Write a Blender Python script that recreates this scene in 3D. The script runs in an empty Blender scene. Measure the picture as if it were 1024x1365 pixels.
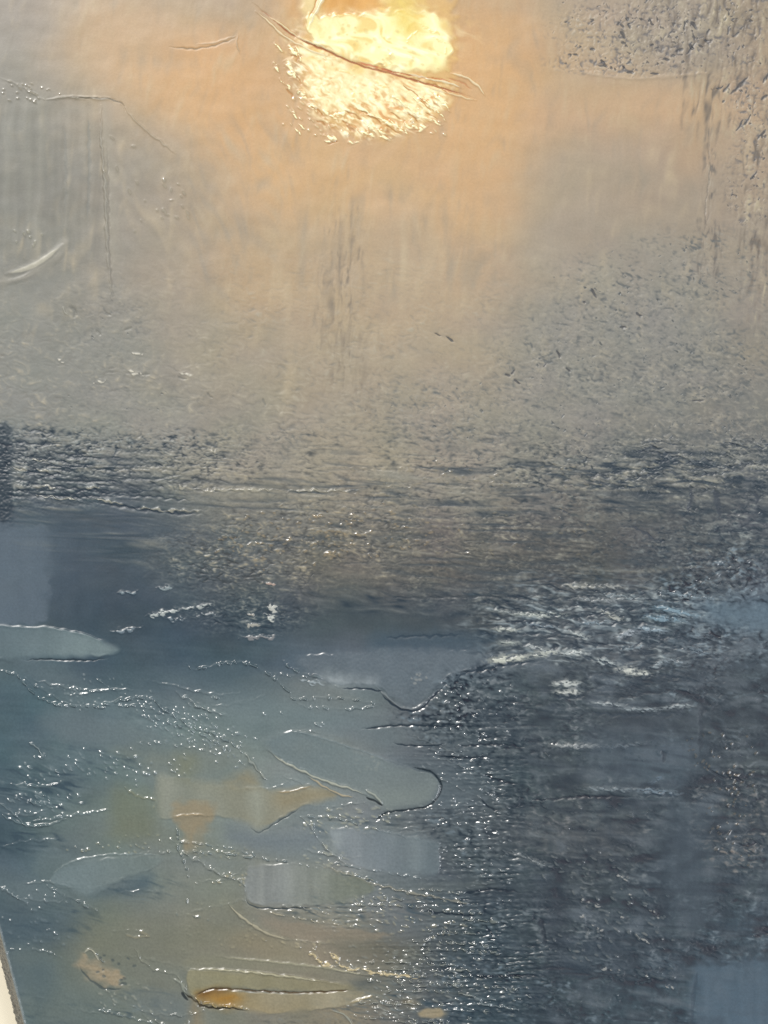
import bpy, math
import numpy as np

# ------------------------------------------------------------------ camera, light, exposure
S = 0.0005                       # metres per unit of the painting's own plane (about 0.6 m of canvas in view)
CX, CY = 512.0, 682.5
scene = bpy.context.scene
COL = scene.collection

cam_data = bpy.data.cameras.new('camera')
cam = bpy.data.objects.new('camera', cam_data)
COL.objects.link(cam)
CAM_D = 1.30
cam.location = (0, -CAM_D, 0)
cam.rotation_euler = (math.radians(90), 0, 0)
cam_data.sensor_fit = 'VERTICAL'
cam_data.sensor_height = 24.0
cam_data.lens = 24.0 * CAM_D / (1365 * S)
cam_data.clip_start = 0.02
cam_data.clip_end = 50
scene.camera = cam

world = bpy.data.worlds.new('World')
scene.world = world
world.use_nodes = True
bg = world.node_tree.nodes['Background']
bg.inputs[0].default_value = (0.86, 0.93, 1.0, 1)
bg.inputs[1].default_value = 0.30


def area_lamp(name, loc, target, size, power, color):
    d = bpy.data.lights.new(name, 'AREA')
    d.shape = 'DISK'
    d.size = size
    d.energy = power
    d.color = color
    o = bpy.data.objects.new(name, d)
    COL.objects.link(o)
    o.location = loc
    v = np.array(target, float) - np.array(loc, float)
    import mathutils
    o.rotation_euler = mathutils.Vector(v).to_track_quat('-Z', 'Y').to_euler()
    return o


KEY = area_lamp('key_light', (-2.35, -5.6, 4.5), (0, 0, 0), 1.15, 560, (1.0, 0.965, 0.915))  # key lamp at upper left, read from the relief's bright and dark edges
FILL = area_lamp('fill_light', (4.0, -3.6, -2.0), (0.1, 0, -0.1), 2.4, 150, (0.93, 0.96, 1.0))  # added fill lamp, evens out the darker lower right

scene.view_settings.view_transform = 'Standard'
scene.view_settings.look = 'None'
scene.view_settings.exposure = 0.0
scene.view_settings.gamma = 1.0
scene.view_settings.use_curve_mapping = False
scene.cycles.use_denoising = False
scene.cycles.max_bounces = 4
K_LIGHT = np.array([1.36, 1.35, 1.39])   # brightness of a white surface under these lamps
VEIL = np.array([0.017, 0.014, 0.010])    # sheen of the varnish

# ------------------------------------------------------------------ grid of the painted surface
Q = 0.85


def axis(a, lo, hi, b):
    left = lo - np.cumsum(np.linspace(1.2, 6, 400))
    left = left[left > a][::-1]
    right = hi + np.cumsum(np.linspace(1.2, 6, 400))
    right = right[right < b]
    return np.concatenate([left, np.arange(lo, hi + 1e-6, Q), right])


xs = axis(-385, -8, 1032, 1262)
ys = axis(-182, -8, 1373, 1512)
X, Y = np.meshgrid(xs, ys)
NX, NY = len(xs), len(ys)


def gn(X, Y, sx, sy, seed, ang=0.0):
    """smooth gradient noise, roughly unit spread, cell size sx by sy"""
    rs = np.random.RandomState(seed)
    N = 256
    th = rs.uniform(0, 2 * math.pi, (N, N))
    GXn = np.cos(th).astype(np.float32)
    GYn = np.sin(th).astype(np.float32)
    if ang:
        a = math.radians(ang)
        u = (X * math.cos(a) + Y * math.sin(a)) / sx
        v = (-X * math.sin(a) + Y * math.cos(a)) / sy
    else:
        u = X / sx
        v = Y / sy
    u = u + 1000.37 + seed % 13 * 0.07
    v = v + 1000.71 + seed % 7 * 0.13
    iu = np.floor(u).astype(np.int32)
    iv = np.floor(v).astype(np.int32)
    fu = (u - iu).astype(np.float32)
    fv = (v - iv).astype(np.float32)
    wu = fu * fu * fu * (fu * (fu * 6 - 15) + 10)
    wv_ = fv * fv * fv * (fv * (fv * 6 - 15) + 10)
    i0 = iu & 255
    i1 = (iu + 1) & 255
    j0 = iv & 255
    j1 = (iv + 1) & 255
    a00 = GXn[j0, i0] * fu + GYn[j0, i0] * fv
    a10 = GXn[j0, i1] * (fu - 1) + GYn[j0, i1] * fv
    a01 = GXn[j1, i0] * fu + GYn[j1, i0] * (fv - 1)
    a11 = GXn[j1, i1] * (fu - 1) + GYn[j1, i1] * (fv - 1)
    return 2.7 * ((a00 * (1 - wu) + a10 * wu) * (1 - wv_) + (a01 * (1 - wu) + a11 * wu) * wv_)


def fbm(X, Y, sx, sy, seed, ang=0.0, octs=3, gain=0.55):
    out = 0
    a = 1.0
    tot = 0
    for k in range(octs):
        out = out + a * gn(X, Y, sx / 2 ** k, sy / 2 ** k, seed + 17 * k, ang + 11 * k * (1 if sx == sy else 0))
        tot += a * a
        a *= gain
    return out / math.sqrt(tot)


def ss(a, b, x):
    t = np.clip((x - a) / (b - a), 0, 1)
    return t * t * (3 - 2 * t)


# ------------------------------------------------------------------ pigment: broad colour of the paint
GX = [-400, 0, 150, 300, 450, 600, 750, 900, 1024, 1300]
GY = [-190, 0, 60, 150, 250, 350, 450, 550, 615, 665, 710, 760, 820, 880, 950, 1030, 1100, 1180, 1260, 1340, 1520]
ROWS = [
    [(163,156,146),(165,158,148),(190,172,148),(187,167,142),(215,178,128),(205,175,135),(182,166,146),(166,156,142),(160,146,128)],
    [(165,158,148),(165,158,148),(190,172,148),(187,167,142),(215,178,128),(205,175,135),(182,166,146),(166,156,142),(160,146,128)],
    [(166,161,152),(166,161,152),(197,174,144),(202,172,134),(222,184,130),(219,179,130),(192,171,142),(164,156,144),(168,153,133)],
    [(150,149,142),(150,149,142),(180,165,142),(209,177,136),(217,183,138),(219,183,136),(202,174,141),(197,171,142),(184,163,139)],
    [(144,144,137),(144,144,137),(158,151,139),(192,170,140),(211,181,140),(212,181,141),(180,166,146),(176,161,143),(172,157,140)],
    [(150,150,144),(150,150,144),(158,152,141),(186,166,139),(199,175,142),(200,175,143),(167,159,146),(155,151,142),(160,149,135)],
    [(148,150,146),(148,150,146),(151,149,142),(169,159,140),(181,166,142),(180,166,144),(152,150,143),(145,144,139),(148,142,132)],
    [(140,142,140),(140,142,140),(148,148,142),(156,151,139),(166,157,140),(162,154,140),(147,145,138),(133,133,128),(128,127,123)],
    [(100,108,112),(100,108,112),(128,130,127),(156,151,139),(166,157,139),(158,150,137),(132,130,124),(110,113,113),(96,101,105)],
    [(64,78,90),(64,78,90),(75,88,97),(138,135,126),(148,141,128),(142,136,126),(112,110,105),(92,95,97),(84,88,94)],
    [(82,97,110),(82,97,110),(66,81,93),(98,103,104),(126,121,111),(112,107,101),(92,90,87),(84,86,88),(80,84,90)],
    [(88,103,116),(88,103,116),(66,80,92),(84,92,97),(112,108,100),(96,93,89),(80,80,80),(78,80,83),(86,93,101)],
    [(84,98,109),(84,98,109),(62,77,89),(66,79,89),(70,80,87),(72,79,85),(82,89,95),(88,100,109),(96,113,127)],
    [(98,114,121),(98,114,121),(74,90,101),(78,93,103),(98,109,118),(92,103,113),(86,91,96),(78,84,91),(74,84,94)],
    [(84,104,113),(84,104,113),(101,118,124),(115,130,130),(119,131,133),(80,87,94),(72,78,84),(70,75,81),(64,71,79)],
    [(82,101,110),(82,101,110),(103,119,121),(123,135,131),(127,137,138),(90,98,104),(78,83,88),(78,88,98),(74,78,81)],
    [(80,97,106),(80,97,106),(118,130,124),(126,137,134),(124,134,136),(94,101,106),(84,87,90),(74,81,89),(77,79,83)],
    [(94,109,115),(94,109,115),(112,126,127),(126,131,121),(134,140,137),(86,94,100),(70,75,81),(66,76,86),(70,78,88)],
    [(92,107,113),(92,107,113),(124,128,117),(136,135,119),(140,135,119),(80,88,93),(61,69,77),(64,74,84),(67,81,94)],
    [(104,118,121),(104,118,121),(113,124,119),(122,126,117),(138,132,114),(86,95,100),(60,69,77),(68,82,94),(82,106,130)],
    [(104,118,121),(104,118,121),(113,124,119),(122,126,117),(138,132,114),(86,95,100),(60,69,77),(68,82,94),(82,106,130)],
]


def interp_grid(gx, gy, rows, xs, ys):
    G = np.array(rows, float)
    if G.ndim == 2:
        G = G[..., None]
    gx = np.array(gx, float)
    gy = np.array(gy, float)

    def weights(g, t):
        g0 = np.clip(np.searchsorted(g, t, 'right') - 1, 0, len(g) - 2)
        f = np.clip((t - g[g0]) / (g[g0 + 1] - g[g0]), 0, 1)
        f = 0.45 * f + 0.55 * f * f * (3 - 2 * f)
        W = np.zeros((len(t), len(g)))
        W[np.arange(len(t)), g0] = 1 - f
        W[np.arange(len(t)), g0 + 1] = f
        return W
    Wx = weights(gx, xs)
    Wy = weights(gy, ys)
    return np.einsum('yj,jic,xi->yxc', Wy, G, Wx, optimize=True)


rows10 = [r + [r[-1]] for r in ROWS]
C = interp_grid(GX, GY, rows10, xs, ys).astype(np.float32)
# brushed unevenness of the mixing
wob = fbm(X, Y, 90, 70, 5)
wob2 = fbm(X, Y, 34, 26, 9)
upper = 1 - ss(560, 700, Y)
lower = 1 - upper
C *= (1 + (0.012 * wob + 0.008 * wob2)[..., None] * (1 + 1.6 * lower[..., None]))
C[..., 0] += 1.6 * gn(X, Y, 60, 50, 31)
C[..., 2] -= 1.8 * gn(X, Y, 70, 45, 37)

H = np.zeros_like(X, dtype=np.float32)          # relief, same unit as X and Y
RGH = np.full_like(H, 0.5)                      # how dull the varnish is
LAB = np.zeros(X.shape, np.int16)               # which stroke of paint a spot belongs to
PARTS = {}


def blobs(lst):
    """soft patches (cx, cy, rx, ry, strength)"""
    M = np.zeros_like(H)
    for cx, cy, rx, ry, s in lst:
        d2 = ((X - cx) / rx) ** 2 + ((Y - cy) / ry) ** 2
        M = np.maximum(M, s * np.exp(-d2 * d2 * 0.7))
    return M


# --- named fields
LAB[:] = 1
PARTS[1] = ('sky', None, None)
PARTS[2] = ('horizon_band', None, 'rough scumbled band of brown grey dabs at the horizon')
PARTS[3] = ('sea', None, 'slate blue water of layered glossy strokes')
hl = 612 + 10 * gn(X, X * 0, 120, 5, 71) + 8 * gn(X, Y, 14, 7, 72)
sl = 812 + 12 * gn(X, X * 0, 90, 5, 73) + 7 * gn(X, Y, 16, 7, 74)
LAB[Y > hl] = 2
LAB[Y > sl] = 3

# ------------------------------------------------------------------ texture of the fields
RGH -= 0.10 * ss(560, 900, Y)

# soft shifts of the mixed paint in the sky and water
def tint(cx, cy, rx, ry, col, k, ang=0.0):
    a = math.radians(ang)
    dx, dy = X - cx, Y - cy
    u = (dx * math.cos(a) + dy * math.sin(a)) / rx
    v = (-dx * math.sin(a) + dy * math.cos(a)) / ry
    d2 = u * u + v * v + 0.18 * wob2
    m = (k * np.exp(-np.clip(d2, 0, None) ** 1.4))[..., None]
    C[:] = C * (1 - m) + np.array(col, float) * m


tint(275, 105, 75, 60, (224, 180, 128), .75, 25)
tint(345, 190, 60, 90, (220, 180, 132), .60, -35)
tint(150, 60, 80, 66, (207, 178, 142), .7, 0)
tint(20, 30, 60, 60, (162, 155, 147), .6, 0)
tint(30, 270, 120, 170, (135, 135, 127), .75, 0)  # grey paint, darkened further to offset the key lamp's stronger left side
tint(60, 480, 140, 70, (138, 140, 134), .6, 0)
tint(900, 260, 120, 80, (166, 153, 136), .5, 0)
tint(560, 360, 120, 60, (182, 164, 140), .4, 0)
tint(455, 350, 90, 70, (182, 166, 142), .5, 0)
tint(230, 120, 80, 44, (216, 180, 134), .6, 14)
tint(400, 230, 70, 60, (219, 184, 136), .5, 0)
tint(650, 110, 74, 130, (226, 184, 132), .55, 12)
tint(640, 240, 60, 90, (216, 180, 136), .55, -14)
tint(340, 370, 60, 60, (198, 172, 136), .5, 0)
tint(770, 250, 60, 90, (176, 163, 144), .4, 16)
tint(860, 135, 90, 28, (206, 177, 142), .6, 0)
tint(920, 200, 26, 40, (194, 168, 138), .5, 0)
tint(200, 250, 70, 80, (158, 151, 139), .45, -38)
tint(545, 370, 40, 110, (186, 171, 148), .35, 0)
tint(240, 380, 60, 80, (162, 154, 140), .35, 0)
tint(820, 460, 100, 60, (138, 138, 133), .35, 0)
tint(320, 690, 120, 16, (120, 118, 110), .4, 0)
tint(180, 700, 90, 30, (66, 80, 92), .5, 0)
tint(560, 900, 90, 20, (100, 112, 122), .4, 0)

wrm = (np.clip((C[..., 0] - C[..., 2]) / 75, 0, 1) ** 1.2 * upper)[..., None]
C += wrm * np.array([2.0, -2.5, -6.0])
C *= 1 - upper[..., None] * np.array([0.0, .012, .022])
rgt = (ss(560, 720, X) * ss(860, 940, Y))[..., None]
C *= 1 - rgt * np.array([.15, .065, .065])
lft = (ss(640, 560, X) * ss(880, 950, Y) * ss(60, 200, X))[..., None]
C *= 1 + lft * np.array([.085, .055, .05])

# canvas grain and slow swells
grain = gn(X, Y, 3.4, 3.0, 101) + 0.6 * gn(X, Y, 2.2, 2.2, 102, 30)
H += 0.008 * grain * (1 + 1.0 * lower)
H += 0.30 * fbm(X, Y, 70, 60, 103)
brush = gn(X + 14 * gn(X, Y, 90, 90, 105), Y, 26, 130, 104) + 0.5 * gn(X + 8 * gn(X, Y, 50, 50, 108), Y, 9, 80, 106)
H += 0.04 * brush * (1 - ss(420, 560, Y))
C += (0.7 * brush * (1 - ss(520, 640, Y)))[..., None]
cross = gn(X, Y, 120, 14, 107, 12)
C += (1.1 * cross)[..., None] * np.array([1, .9, .7])

# vertical brush panel, upper left
pan = ss(300, 150, X) * ss(118, 150, Y) * ss(470, 330, Y)
panl = ss(142, 136, X) * ss(128, 150, Y) * ss(380, 320, Y)
v1 = gn(X + 3 * gn(X, Y, 60, 60, 111), Y, 9, 190, 110)
v2 = gn(X, Y, 20, 160, 112)
C += (panl * (3.2 * v1 + 5.0 * v2))[..., None] * np.array([1.0, 1.0, .9])
H += panl * 0.16 * v1
sl_ = gn(X, Y, 12, 70, 113, -38)
C += (pan * (1 - panl) * ss(135, 160, X) * 3.0 * sl_)[..., None]
H += pan * (1 - panl) * 0.15 * sl_


XX, YY = X, Y


def PAINT_C():
    return C


def PAINT_H():
    return H


def mottle(mask, sx, sy, seed, dark, light, kd=0.6, ku=0.4, relief=0.4, ang=0.0, warp=2.0, td=0.15, tu=0.35):
    """dry brushed paint: pale crests over a darker ground that shows in the hollows"""
    CC, HH = PAINT_C(), PAINT_H()
    rr = np.where(mask.max(1) > .01)[0]
    cc_ = np.where(mask.max(0) > .01)[0]
    win = (slice(rr[0], rr[-1] + 1), slice(cc_[0], cc_[-1] + 1))
    X, Y, mask, C, H = XX[win], YY[win], mask[win], CC[win], HH[win]
    dark, light = [np.array(c, float)[win] if np.ndim(c) == 3 else c for c in (dark, light)]
    wx = X + warp * gn(X, Y, sx * 2.2, sy * 2.6, seed + 5)
    wy = Y + warp * 0.7 * gn(X, Y, sx * 2.4, sy * 2.4, seed + 6)
    n = gn(wx, wy, sx * 1.15, sy * 1.1, seed, ang) + 0.40 * gn(wx, wy, sx * .6, sy * .6, seed + 1, ang + 9) + 0.55 * gn(X, Y, sx * 3.6, sy * 2.8, seed + 2, ang)
    pt = np.clip(1 + 0.45 * gn(X, Y, sx * 7, sx * 6, seed + 8), .25, 1.7)
    mask = mask * pt
    n = n * (1 + 0.35 * np.abs(n))
    a_ = np.clip((-n - td) * kd * 1.25 * mask, 0, .9)[..., None]
    C[:] = C * (1 - a_) + np.array(dark, float) * a_
    a_ = np.clip((n - tu) * ku * 1.35 * mask, 0, .85)[..., None]
    C[:] = C * (1 - a_) + np.array(light, float) * a_
    H[:] = H + 0.62 * relief * mask * n
    return n


def pit_field(mask, sx, sy, seed, dark, depth, ang=0.0, sharp=0.35):
    """broken paint: dark ground showing in pits; mask 0..1 is how much is open"""
    CC, HH = PAINT_C(), PAINT_H()
    rr = np.where(mask.max(1) > .01)[0]
    cc_ = np.where(mask.max(0) > .01)[0]
    win = (slice(rr[0], rr[-1] + 1), slice(cc_[0], cc_[-1] + 1))
    X, Y, mask, C, H = XX[win], YY[win], mask[win], CC[win], HH[win]
    wx = X + 1.6 * gn(X, Y, 9, 9, seed + 5)
    wy = Y + 1.6 * gn(X, Y, 9, 9, seed + 6)
    n = gn(wx, wy, sx, sy, seed, ang) + 0.55 * gn(wx, wy, sx * .55, sy * .55, seed + 1, ang + 20) + 0.4 * gn(X, Y, sx * 4, sy * 4, seed + 2)
    thr = 1.75 - 1.9 * mask
    p = ss(thr, thr + sharp * 2.6, n) * ss(0.02, 0.12, mask)
    rim = ss(thr - 0.7, thr, n) * (1 - p) * ss(0.05, 0.3, mask)
    pp = (p * 0.8)[..., None]
    C[:] = C * (1 - pp) + np.array(dark, float) * pp
    C[:] = C + (rim * 5)[..., None]
    H[:] = H - depth * p + 0.25 * depth * rim
    return p


mottle(np.clip(ss(260, 520, Y) * (1 - ss(600, 700, Y)), 0, 1) * .9, 8, 5, 281, (132, 128, 120), (186, 176, 156), .14, .16, .10, 8, 3, .2, .2)
mottle((1 - ss(420, 560, Y)) * .7, 12, 34, 287, (158, 148, 132), (212, 192, 158), .10, .10, .08, 4, 6, .2, .2)

# upper right: worn, speckled paint
dens = blobs([(880, 50, 100, 55, 0.62), (830, 82, 80, 26, 0.58), (800, 40, 60, 45, 0.45), (985, 40, 60, 70, 0.50), (1008, 160, 34, 70, 0.50),
              (1000, 250, 34, 60, 0.42), (1100, 150, 60, 120, 0.5)])
dens *= np.where(X < 946, ss(108, 97, Y - 0.05 * (X - 850) * (X < 850)), 1.0)
vm = blobs([(970, 50, 70, 130, 1.0), (890, 30, 60, 40, .7), (1012, 250, 26, 180, 0.9), (1100, 200, 60, 300, 1)])
mottle(vm, 5.5, 22, 230, (122, 110, 98), (196, 182, 154), .36, .26, .22, 6)
mottle(np.clip(dens * 1.6, 0, 1), 5, 5, 236, (118, 112, 110), (186, 174, 156), .36, .22, .22, 0)
pit_field(dens, 6.0, 6.0, 200, (84, 82, 84), 0.8, 0)
mottle(blobs([(946, 250, 8, 80, .8), (945, 330, 20, 40, .6)]), 3.6, 16, 244, (120, 112, 104), (180, 168, 150), .6, .2, .2, 4)

dens2 = blobs([(930, 360, 90, 50, 0.30), (850, 400, 110, 60, 0.30), (900, 500, 150, 70, 0.36), (770, 500, 100, 80, 0.30),
               (640, 560, 120, 46, 0.26), (960, 580, 110, 40, 0.46), (800, 590, 110, 35, 0.36), (150, 440, 60, 60, 0.12),
               (560, 540, 90, 40, 0.18), (330, 590, 120, 25, 0.12), (180, 540, 120, 30, 0.12), (1100, 450, 80, 150, 0.35)])
mottle(np.clip(dens2 * 2.6, 0, 1), 6.5, 4.4, 250, (106, 108, 107), (164, 158, 147), .40, .24, .18, 16)
mottle(np.clip(dens2 * 2.0, 0, 1) * ss(330, 420, Y), 3.6, 2.8, 256, (112, 114, 112), (160, 156, 146), .22, .14, .10, 0)
pit_field(dens2, 7.0, 5.0, 240, (86, 90, 92), 0.6, 18)
# brown vertical abrasion in the middle of the sky
ab = blobs([(462, 430, 12, 95, 0.9), (444, 400, 26, 110, 0.5), (470, 350, 16, 70, 0.5), (480, 500, 40, 60, .35)])
mottle(ab, 7, 42, 260, (144, 130, 113), (190, 174, 152), .34, .14, .10, 1, 3, -.1)
mottle(ab, 4.4, 13, 262, (138, 124, 108), (190, 174, 152), .30, .12, .12, 5)
mottle(blobs([(540, 370, 30, 110, .7), (390, 400, 40, 120, .6), (620, 330, 50, 120, .6)]), 16, 110, 266, (166, 154, 136), (206, 186, 154), .22, .2, .06, 2, 4, .1)
mottle(blobs([(250, 300, 90, 110, .8), (330, 260, 60, 100, .6)]), 14, 70, 268, (158, 148, 134), (196, 178, 150), .2, .2, .06, -30, 5, .1)

# scumbled dabs of the horizon, long in x, fading up into the sky
hz = blobs([(60, 622, 120, 46, 1.4), (210, 618, 150, 40, 0.85), (420, 640, 210, 50, 0.28), (340, 740, 120, 60, 0.75), (480, 710, 170, 50, 0.70),
            (640, 740, 190, 66, 0.50), (600, 650, 150, 50, 0.55), (850, 628, 200, 40, 1.05), (990, 630, 110, 40, 1.25), (760, 700, 240, 50, 0.60),
            (950, 720, 120, 66, 0.8), (700, 790, 150, 26, 0.55), (330, 815, 80, 28, 0.7), (1130, 700, 80, 100, 0.6), (-60, 640, 80, 50, 0.8),
            (500, 590, 300, 30, .22)])
warm = blobs([(430, 690, 230, 110, 1.0), (620, 720, 160, 70, 0.6), (330, 750, 70, 50, .7), (800, 620, 260, 60, .5)])[..., None]
lc = np.array([150, 156, 154]) * (1 - warm) + np.array([186, 172, 144]) * warm
dc = np.array([36, 50, 62]) * (1 - warm) + np.array([74, 74, 72]) * warm
mottle(hz, 9.5, 4.2, 303, dc, lc, .46, .30, .24, 5, 2.6)
mottle(hz, 4.6, 2.6, 311, dc, lc, .30, .24, .20, -4, 1.6)
mottle(blobs([(160, 640, 220, 46, .9), (880, 640, 220, 50, .9), (560, 690, 260, 90, .8), (760, 740, 240, 60, .8), (120, 700, 160, 50, .5)]),
       70, 5.5, 317, (70, 78, 84), (150, 146, 134), .30, .22, .22, 1.5, 5, .1)
bigd = blobs([(90, 636, 110, 26, 1.0), (900, 630, 150, 26, 1.1), (980, 690, 70, 50, .7), (800, 660, 160, 20, .5), (560, 660, 200, 20, .4), (620, 800, 200, 20, .5)])
mottle(bigd, 30, 6, 321, (40, 54, 66), (140, 142, 138), .55, .3, .24, 3, 4)

# broken whitecap water, right of centre
wcf = blobs([(800, 830, 150, 58, 1.0), (900, 860, 90, 44, 0.8), (700, 850, 70, 30, .6), (860, 900, 110, 36, .5)])
mottle(wcf, 19, 5.2, 331, (40, 52, 64), (156, 168, 174), .62, .50, .55, 5, 5)
mottle(wcf, 8, 3.4, 337, (46, 58, 70), (172, 180, 182), .34, .34, .3, -3, 2.5)

# stippled, half dry paint at lower right
rough = blobs([(650, 950, 100, 70, 0.9), (760, 950, 110, 70, 0.7), (960, 960, 90, 80, 0.9), (960, 1090, 80, 90, 1.0), (780, 1110, 110, 90, 0.7),
               (800, 1230, 150, 90, 0.8), (960, 1240, 100, 60, 0.7), (960, 790, 90, 60, 0.8), (960, 870, 90, 50, .9), (730, 1320, 140, 60, 0.6), (900, 1330, 60, 50, 0.4),
               (1120, 1100, 90, 240, 0.6), (400, 1390, 120, 30, 0.3), (640, 1080, 80, 70, .6)])
brown = blobs([(975, 1100, 60, 80, 1.0), (780, 1110, 120, 90, 0.6), (720, 960, 120, 80, 0.4), (800, 1220, 120, 70, .4)])[..., None]
flc = np.array([116, 130, 140]) * (1 - brown) + np.array([138, 126, 118]) * brown
rough = rough * np.clip(0.85 + 0.45 * gn(X, Y, 60, 45, 409), .2, 1.4)
mottle(rough, 8.0, 4.6, 401, (28, 38, 48), flc * 1.12, .58, .56, .24, 0, 2.5)
mottle(rough, 5.0, 3.4, 411, (40, 48, 58), flc, .26, .20, .16, 10, 1.5)
mottle(ss(800, 900, Y) * ss(620, 760, X) * .7, 40, 24, 421, (50, 62, 74), (92, 102, 112), .5, .5, .4, 0, 10)

tint(975, 960, 60, 60, (56, 64, 72), .6)
tint(870, 1000, 60, 30, (76, 90, 102), .5)
tint(845, 960, 60, 14, (64, 72, 80), .5)
tint(740, 1240, 20, 60, (52, 60, 70), .6)
tint(700, 1190, 70, 20, (60, 68, 76), .5)
tint(690, 1110, 60, 30, (92, 94, 98), .5)
tint(800, 1120, 70, 36, (88, 88, 90), .5)
tint(870, 1270, 90, 30, (66, 78, 90), .5)
tint(660, 1350, 80, 26, (60, 74, 84), .4)
tint(600, 1060, 70, 60, (96, 104, 110), .5)
tint(580, 870, 70, 26, (98, 108, 118), .4)

rw = ss(620, 760, X) * ss(860, 940, Y)
mottle(rw, 13, 90, 431, (44, 56, 66), (86, 97, 104), .20, .12, .05, 0, 8, 0)
mottle(rw, 90, 7, 437, (38, 48, 58), (98, 107, 114), .36, .18, .14, 2, 6, 0)
mottle(rw, 30, 13, 445, (36, 46, 56), (96, 104, 112), .34, .16, .2, 4, 6, .1)
mottle(blobs([(700, 960, 60, 60, .8), (660, 1110, 70, 60, .6)]), 40, 5, 439, (58, 66, 74), (118, 124, 128), .3, .3, .25, 2, 4, .1)

# rows of thread-like ridges in the middle of the water
wv = blobs([(610, 1060, 80, 110, 0.9), (625, 1170, 80, 70, 0.9), (600, 1290, 120, 80, 1.1), (500, 1210, 100, 46, 0.7), (540, 1100, 60, 26, 0.6), (610, 1230, 90, 60, 1)])
wv = wv * np.clip(0.9 + 0.5 * gn(X, Y, 40, 26, 505), .1, 1.4)
ph = (Y + 0.03 * X + 2.2 * gn(X, Y, 70, 30, 501) + .7 * gn(X, Y, 14, 9, 504)) / 6.9 * 2 * math.pi
wl = np.cos(ph) * np.clip(0.62 + 0.75 * gn(X, Y, 9, 4.4, 502), 0, 1.6) + 0.3 * gn(X, Y, 6, 3.2, 503)
H += wv * 0.75 * wl
a = np.clip((wl - .05) * 0.42 * wv, 0, 0.7)[..., None]
C = C * (1 - a) + np.array([140, 150, 154]) * a
a = np.clip(-wl * 0.28 * wv, 0, 0.6)[..., None]
C = C * (1 - a) + np.array([50, 62, 72]) * a

# horizontal brush drag in the water
drag = gn(X + 8 * gn(X, Y, 80, 30, 511), Y, 80, 6, 512, 3)
H += 0.07 * drag * ss(820, 880, Y)
C += (1.6 * drag * ss(780, 880, Y))[..., None]

# darker passages with short dabs, lower left
dk = blobs([(50, 1050, 60, 34, 1), (130, 1010, 70, 22, .8), (60, 1225, 70, 30, .9), (190, 1185, 50, 18, .8), (30, 1122, 50, 16, .9), (60, 1345, 60, 20, .6),
            (230, 955, 70, 24, .5), (480, 1210, 110, 30, .7), (560, 1330, 120, 30, .7), (460, 1100, 60, 16, .5), (180, 1340, 60, 22, .5)])
mottle(dk, 22, 5.0, 521, (66, 82, 93), (126, 140, 145), .40, .26, .12, 12, 4)

# glossy: left half of the water and the middle
gl = np.clip(ss(780, 900, Y) * ss(800, 560, X), 0, 1)
RGH -= 0.12 * gl
RGH -= 0.10 * np.clip(wv, 0, 1)
RGH += 0.10 * ss(600, 740, X) * ss(780, 900, Y)


# ------------------------------------------------------------------ strokes
def spline(pts, closed=False, n=14):
    P = np.array(pts, float)
    if closed:
        Pm = np.vstack([P[-1], P, P[0], P[1]])
    else:
        Pm = np.vstack([2 * P[0] - P[1], P, 2 * P[-1] - P[-2]])
    out = []
    for i in range(1, len(Pm) - 2):
        p0, p1, p2, p3 = Pm[i - 1], Pm[i], Pm[i + 1], Pm[i + 2]
        for t in np.arange(0, 1, 1.0 / n):
            out.append(0.5 * ((2 * p1) + (-p0 + p2) * t + (2 * p0 - 5 * p1 + 4 * p2 - p3) * t * t + (-p0 + 3 * p1 - 3 * p2 + p3) * t ** 3))
    if not closed:
        out.append(Pm[-2])
    return np.array(out)


def window(P, m):
    i0 = np.searchsorted(xs, P[:, 0].min() - m)
    i1 = np.searchsorted(xs, P[:, 0].max() + m)
    j0 = np.searchsorted(ys, P[:, 1].min() - m)
    j1 = np.searchsorted(ys, P[:, 1].max() + m)
    return slice(j0, j1), slice(i0, i1)


def polydist(P, x, y, closed=False):
    """distance to a polyline, signed side, and position 0..1 along it"""
    if closed:
        A, B = P, np.roll(P, -1, 0)
    else:
        A, B = P[:-1], P[1:]
    L = np.hypot(*(B - A).T) + 1e-9
    cum = np.concatenate([[0], np.cumsum(L)])
    best = np.full(x.shape, 1e9)
    tt = np.zeros(x.shape)
    sd = np.zeros(x.shape)
    for k in range(len(A)):
        dx, dy = (B[k] - A[k]) / L[k]
        px, py = x - A[k, 0], y - A[k, 1]
        s = np.clip(px * dx + py * dy, 0, L[k])
        ex, ey = px - s * dx, py - s * dy
        d = ex * ex + ey * ey
        m = d < best
        best = np.where(m, d, best)
        tt = np.where(m, (cum[k] + s) / cum[-1], tt)
        sd = np.where(m, np.sign(dx * py - dy * px), sd)
    return np.sqrt(best), sd, tt


def inside(P, x, y):
    c = np.zeros(x.shape, bool)
    B = np.roll(P, -1, 0)
    for (x0, y0), (x1, y1) in zip(P, B):
        if y0 == y1:
            continue
        m = ((y0 > y) != (y1 > y)) & (x < (x1 - x0) * (y - y0) / (y1 - y0) + x0)
        c ^= m
    return c


_seed = [1000]


def nseed():
    _seed[0] += 7
    return _seed[0]


def new_part(name, parent=None, label=None):
    k = max(PARTS) + 1
    PARTS[k] = (name, parent, label)
    return k


RIDGEH = 0.78
GROOVEH = 0.6


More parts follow.
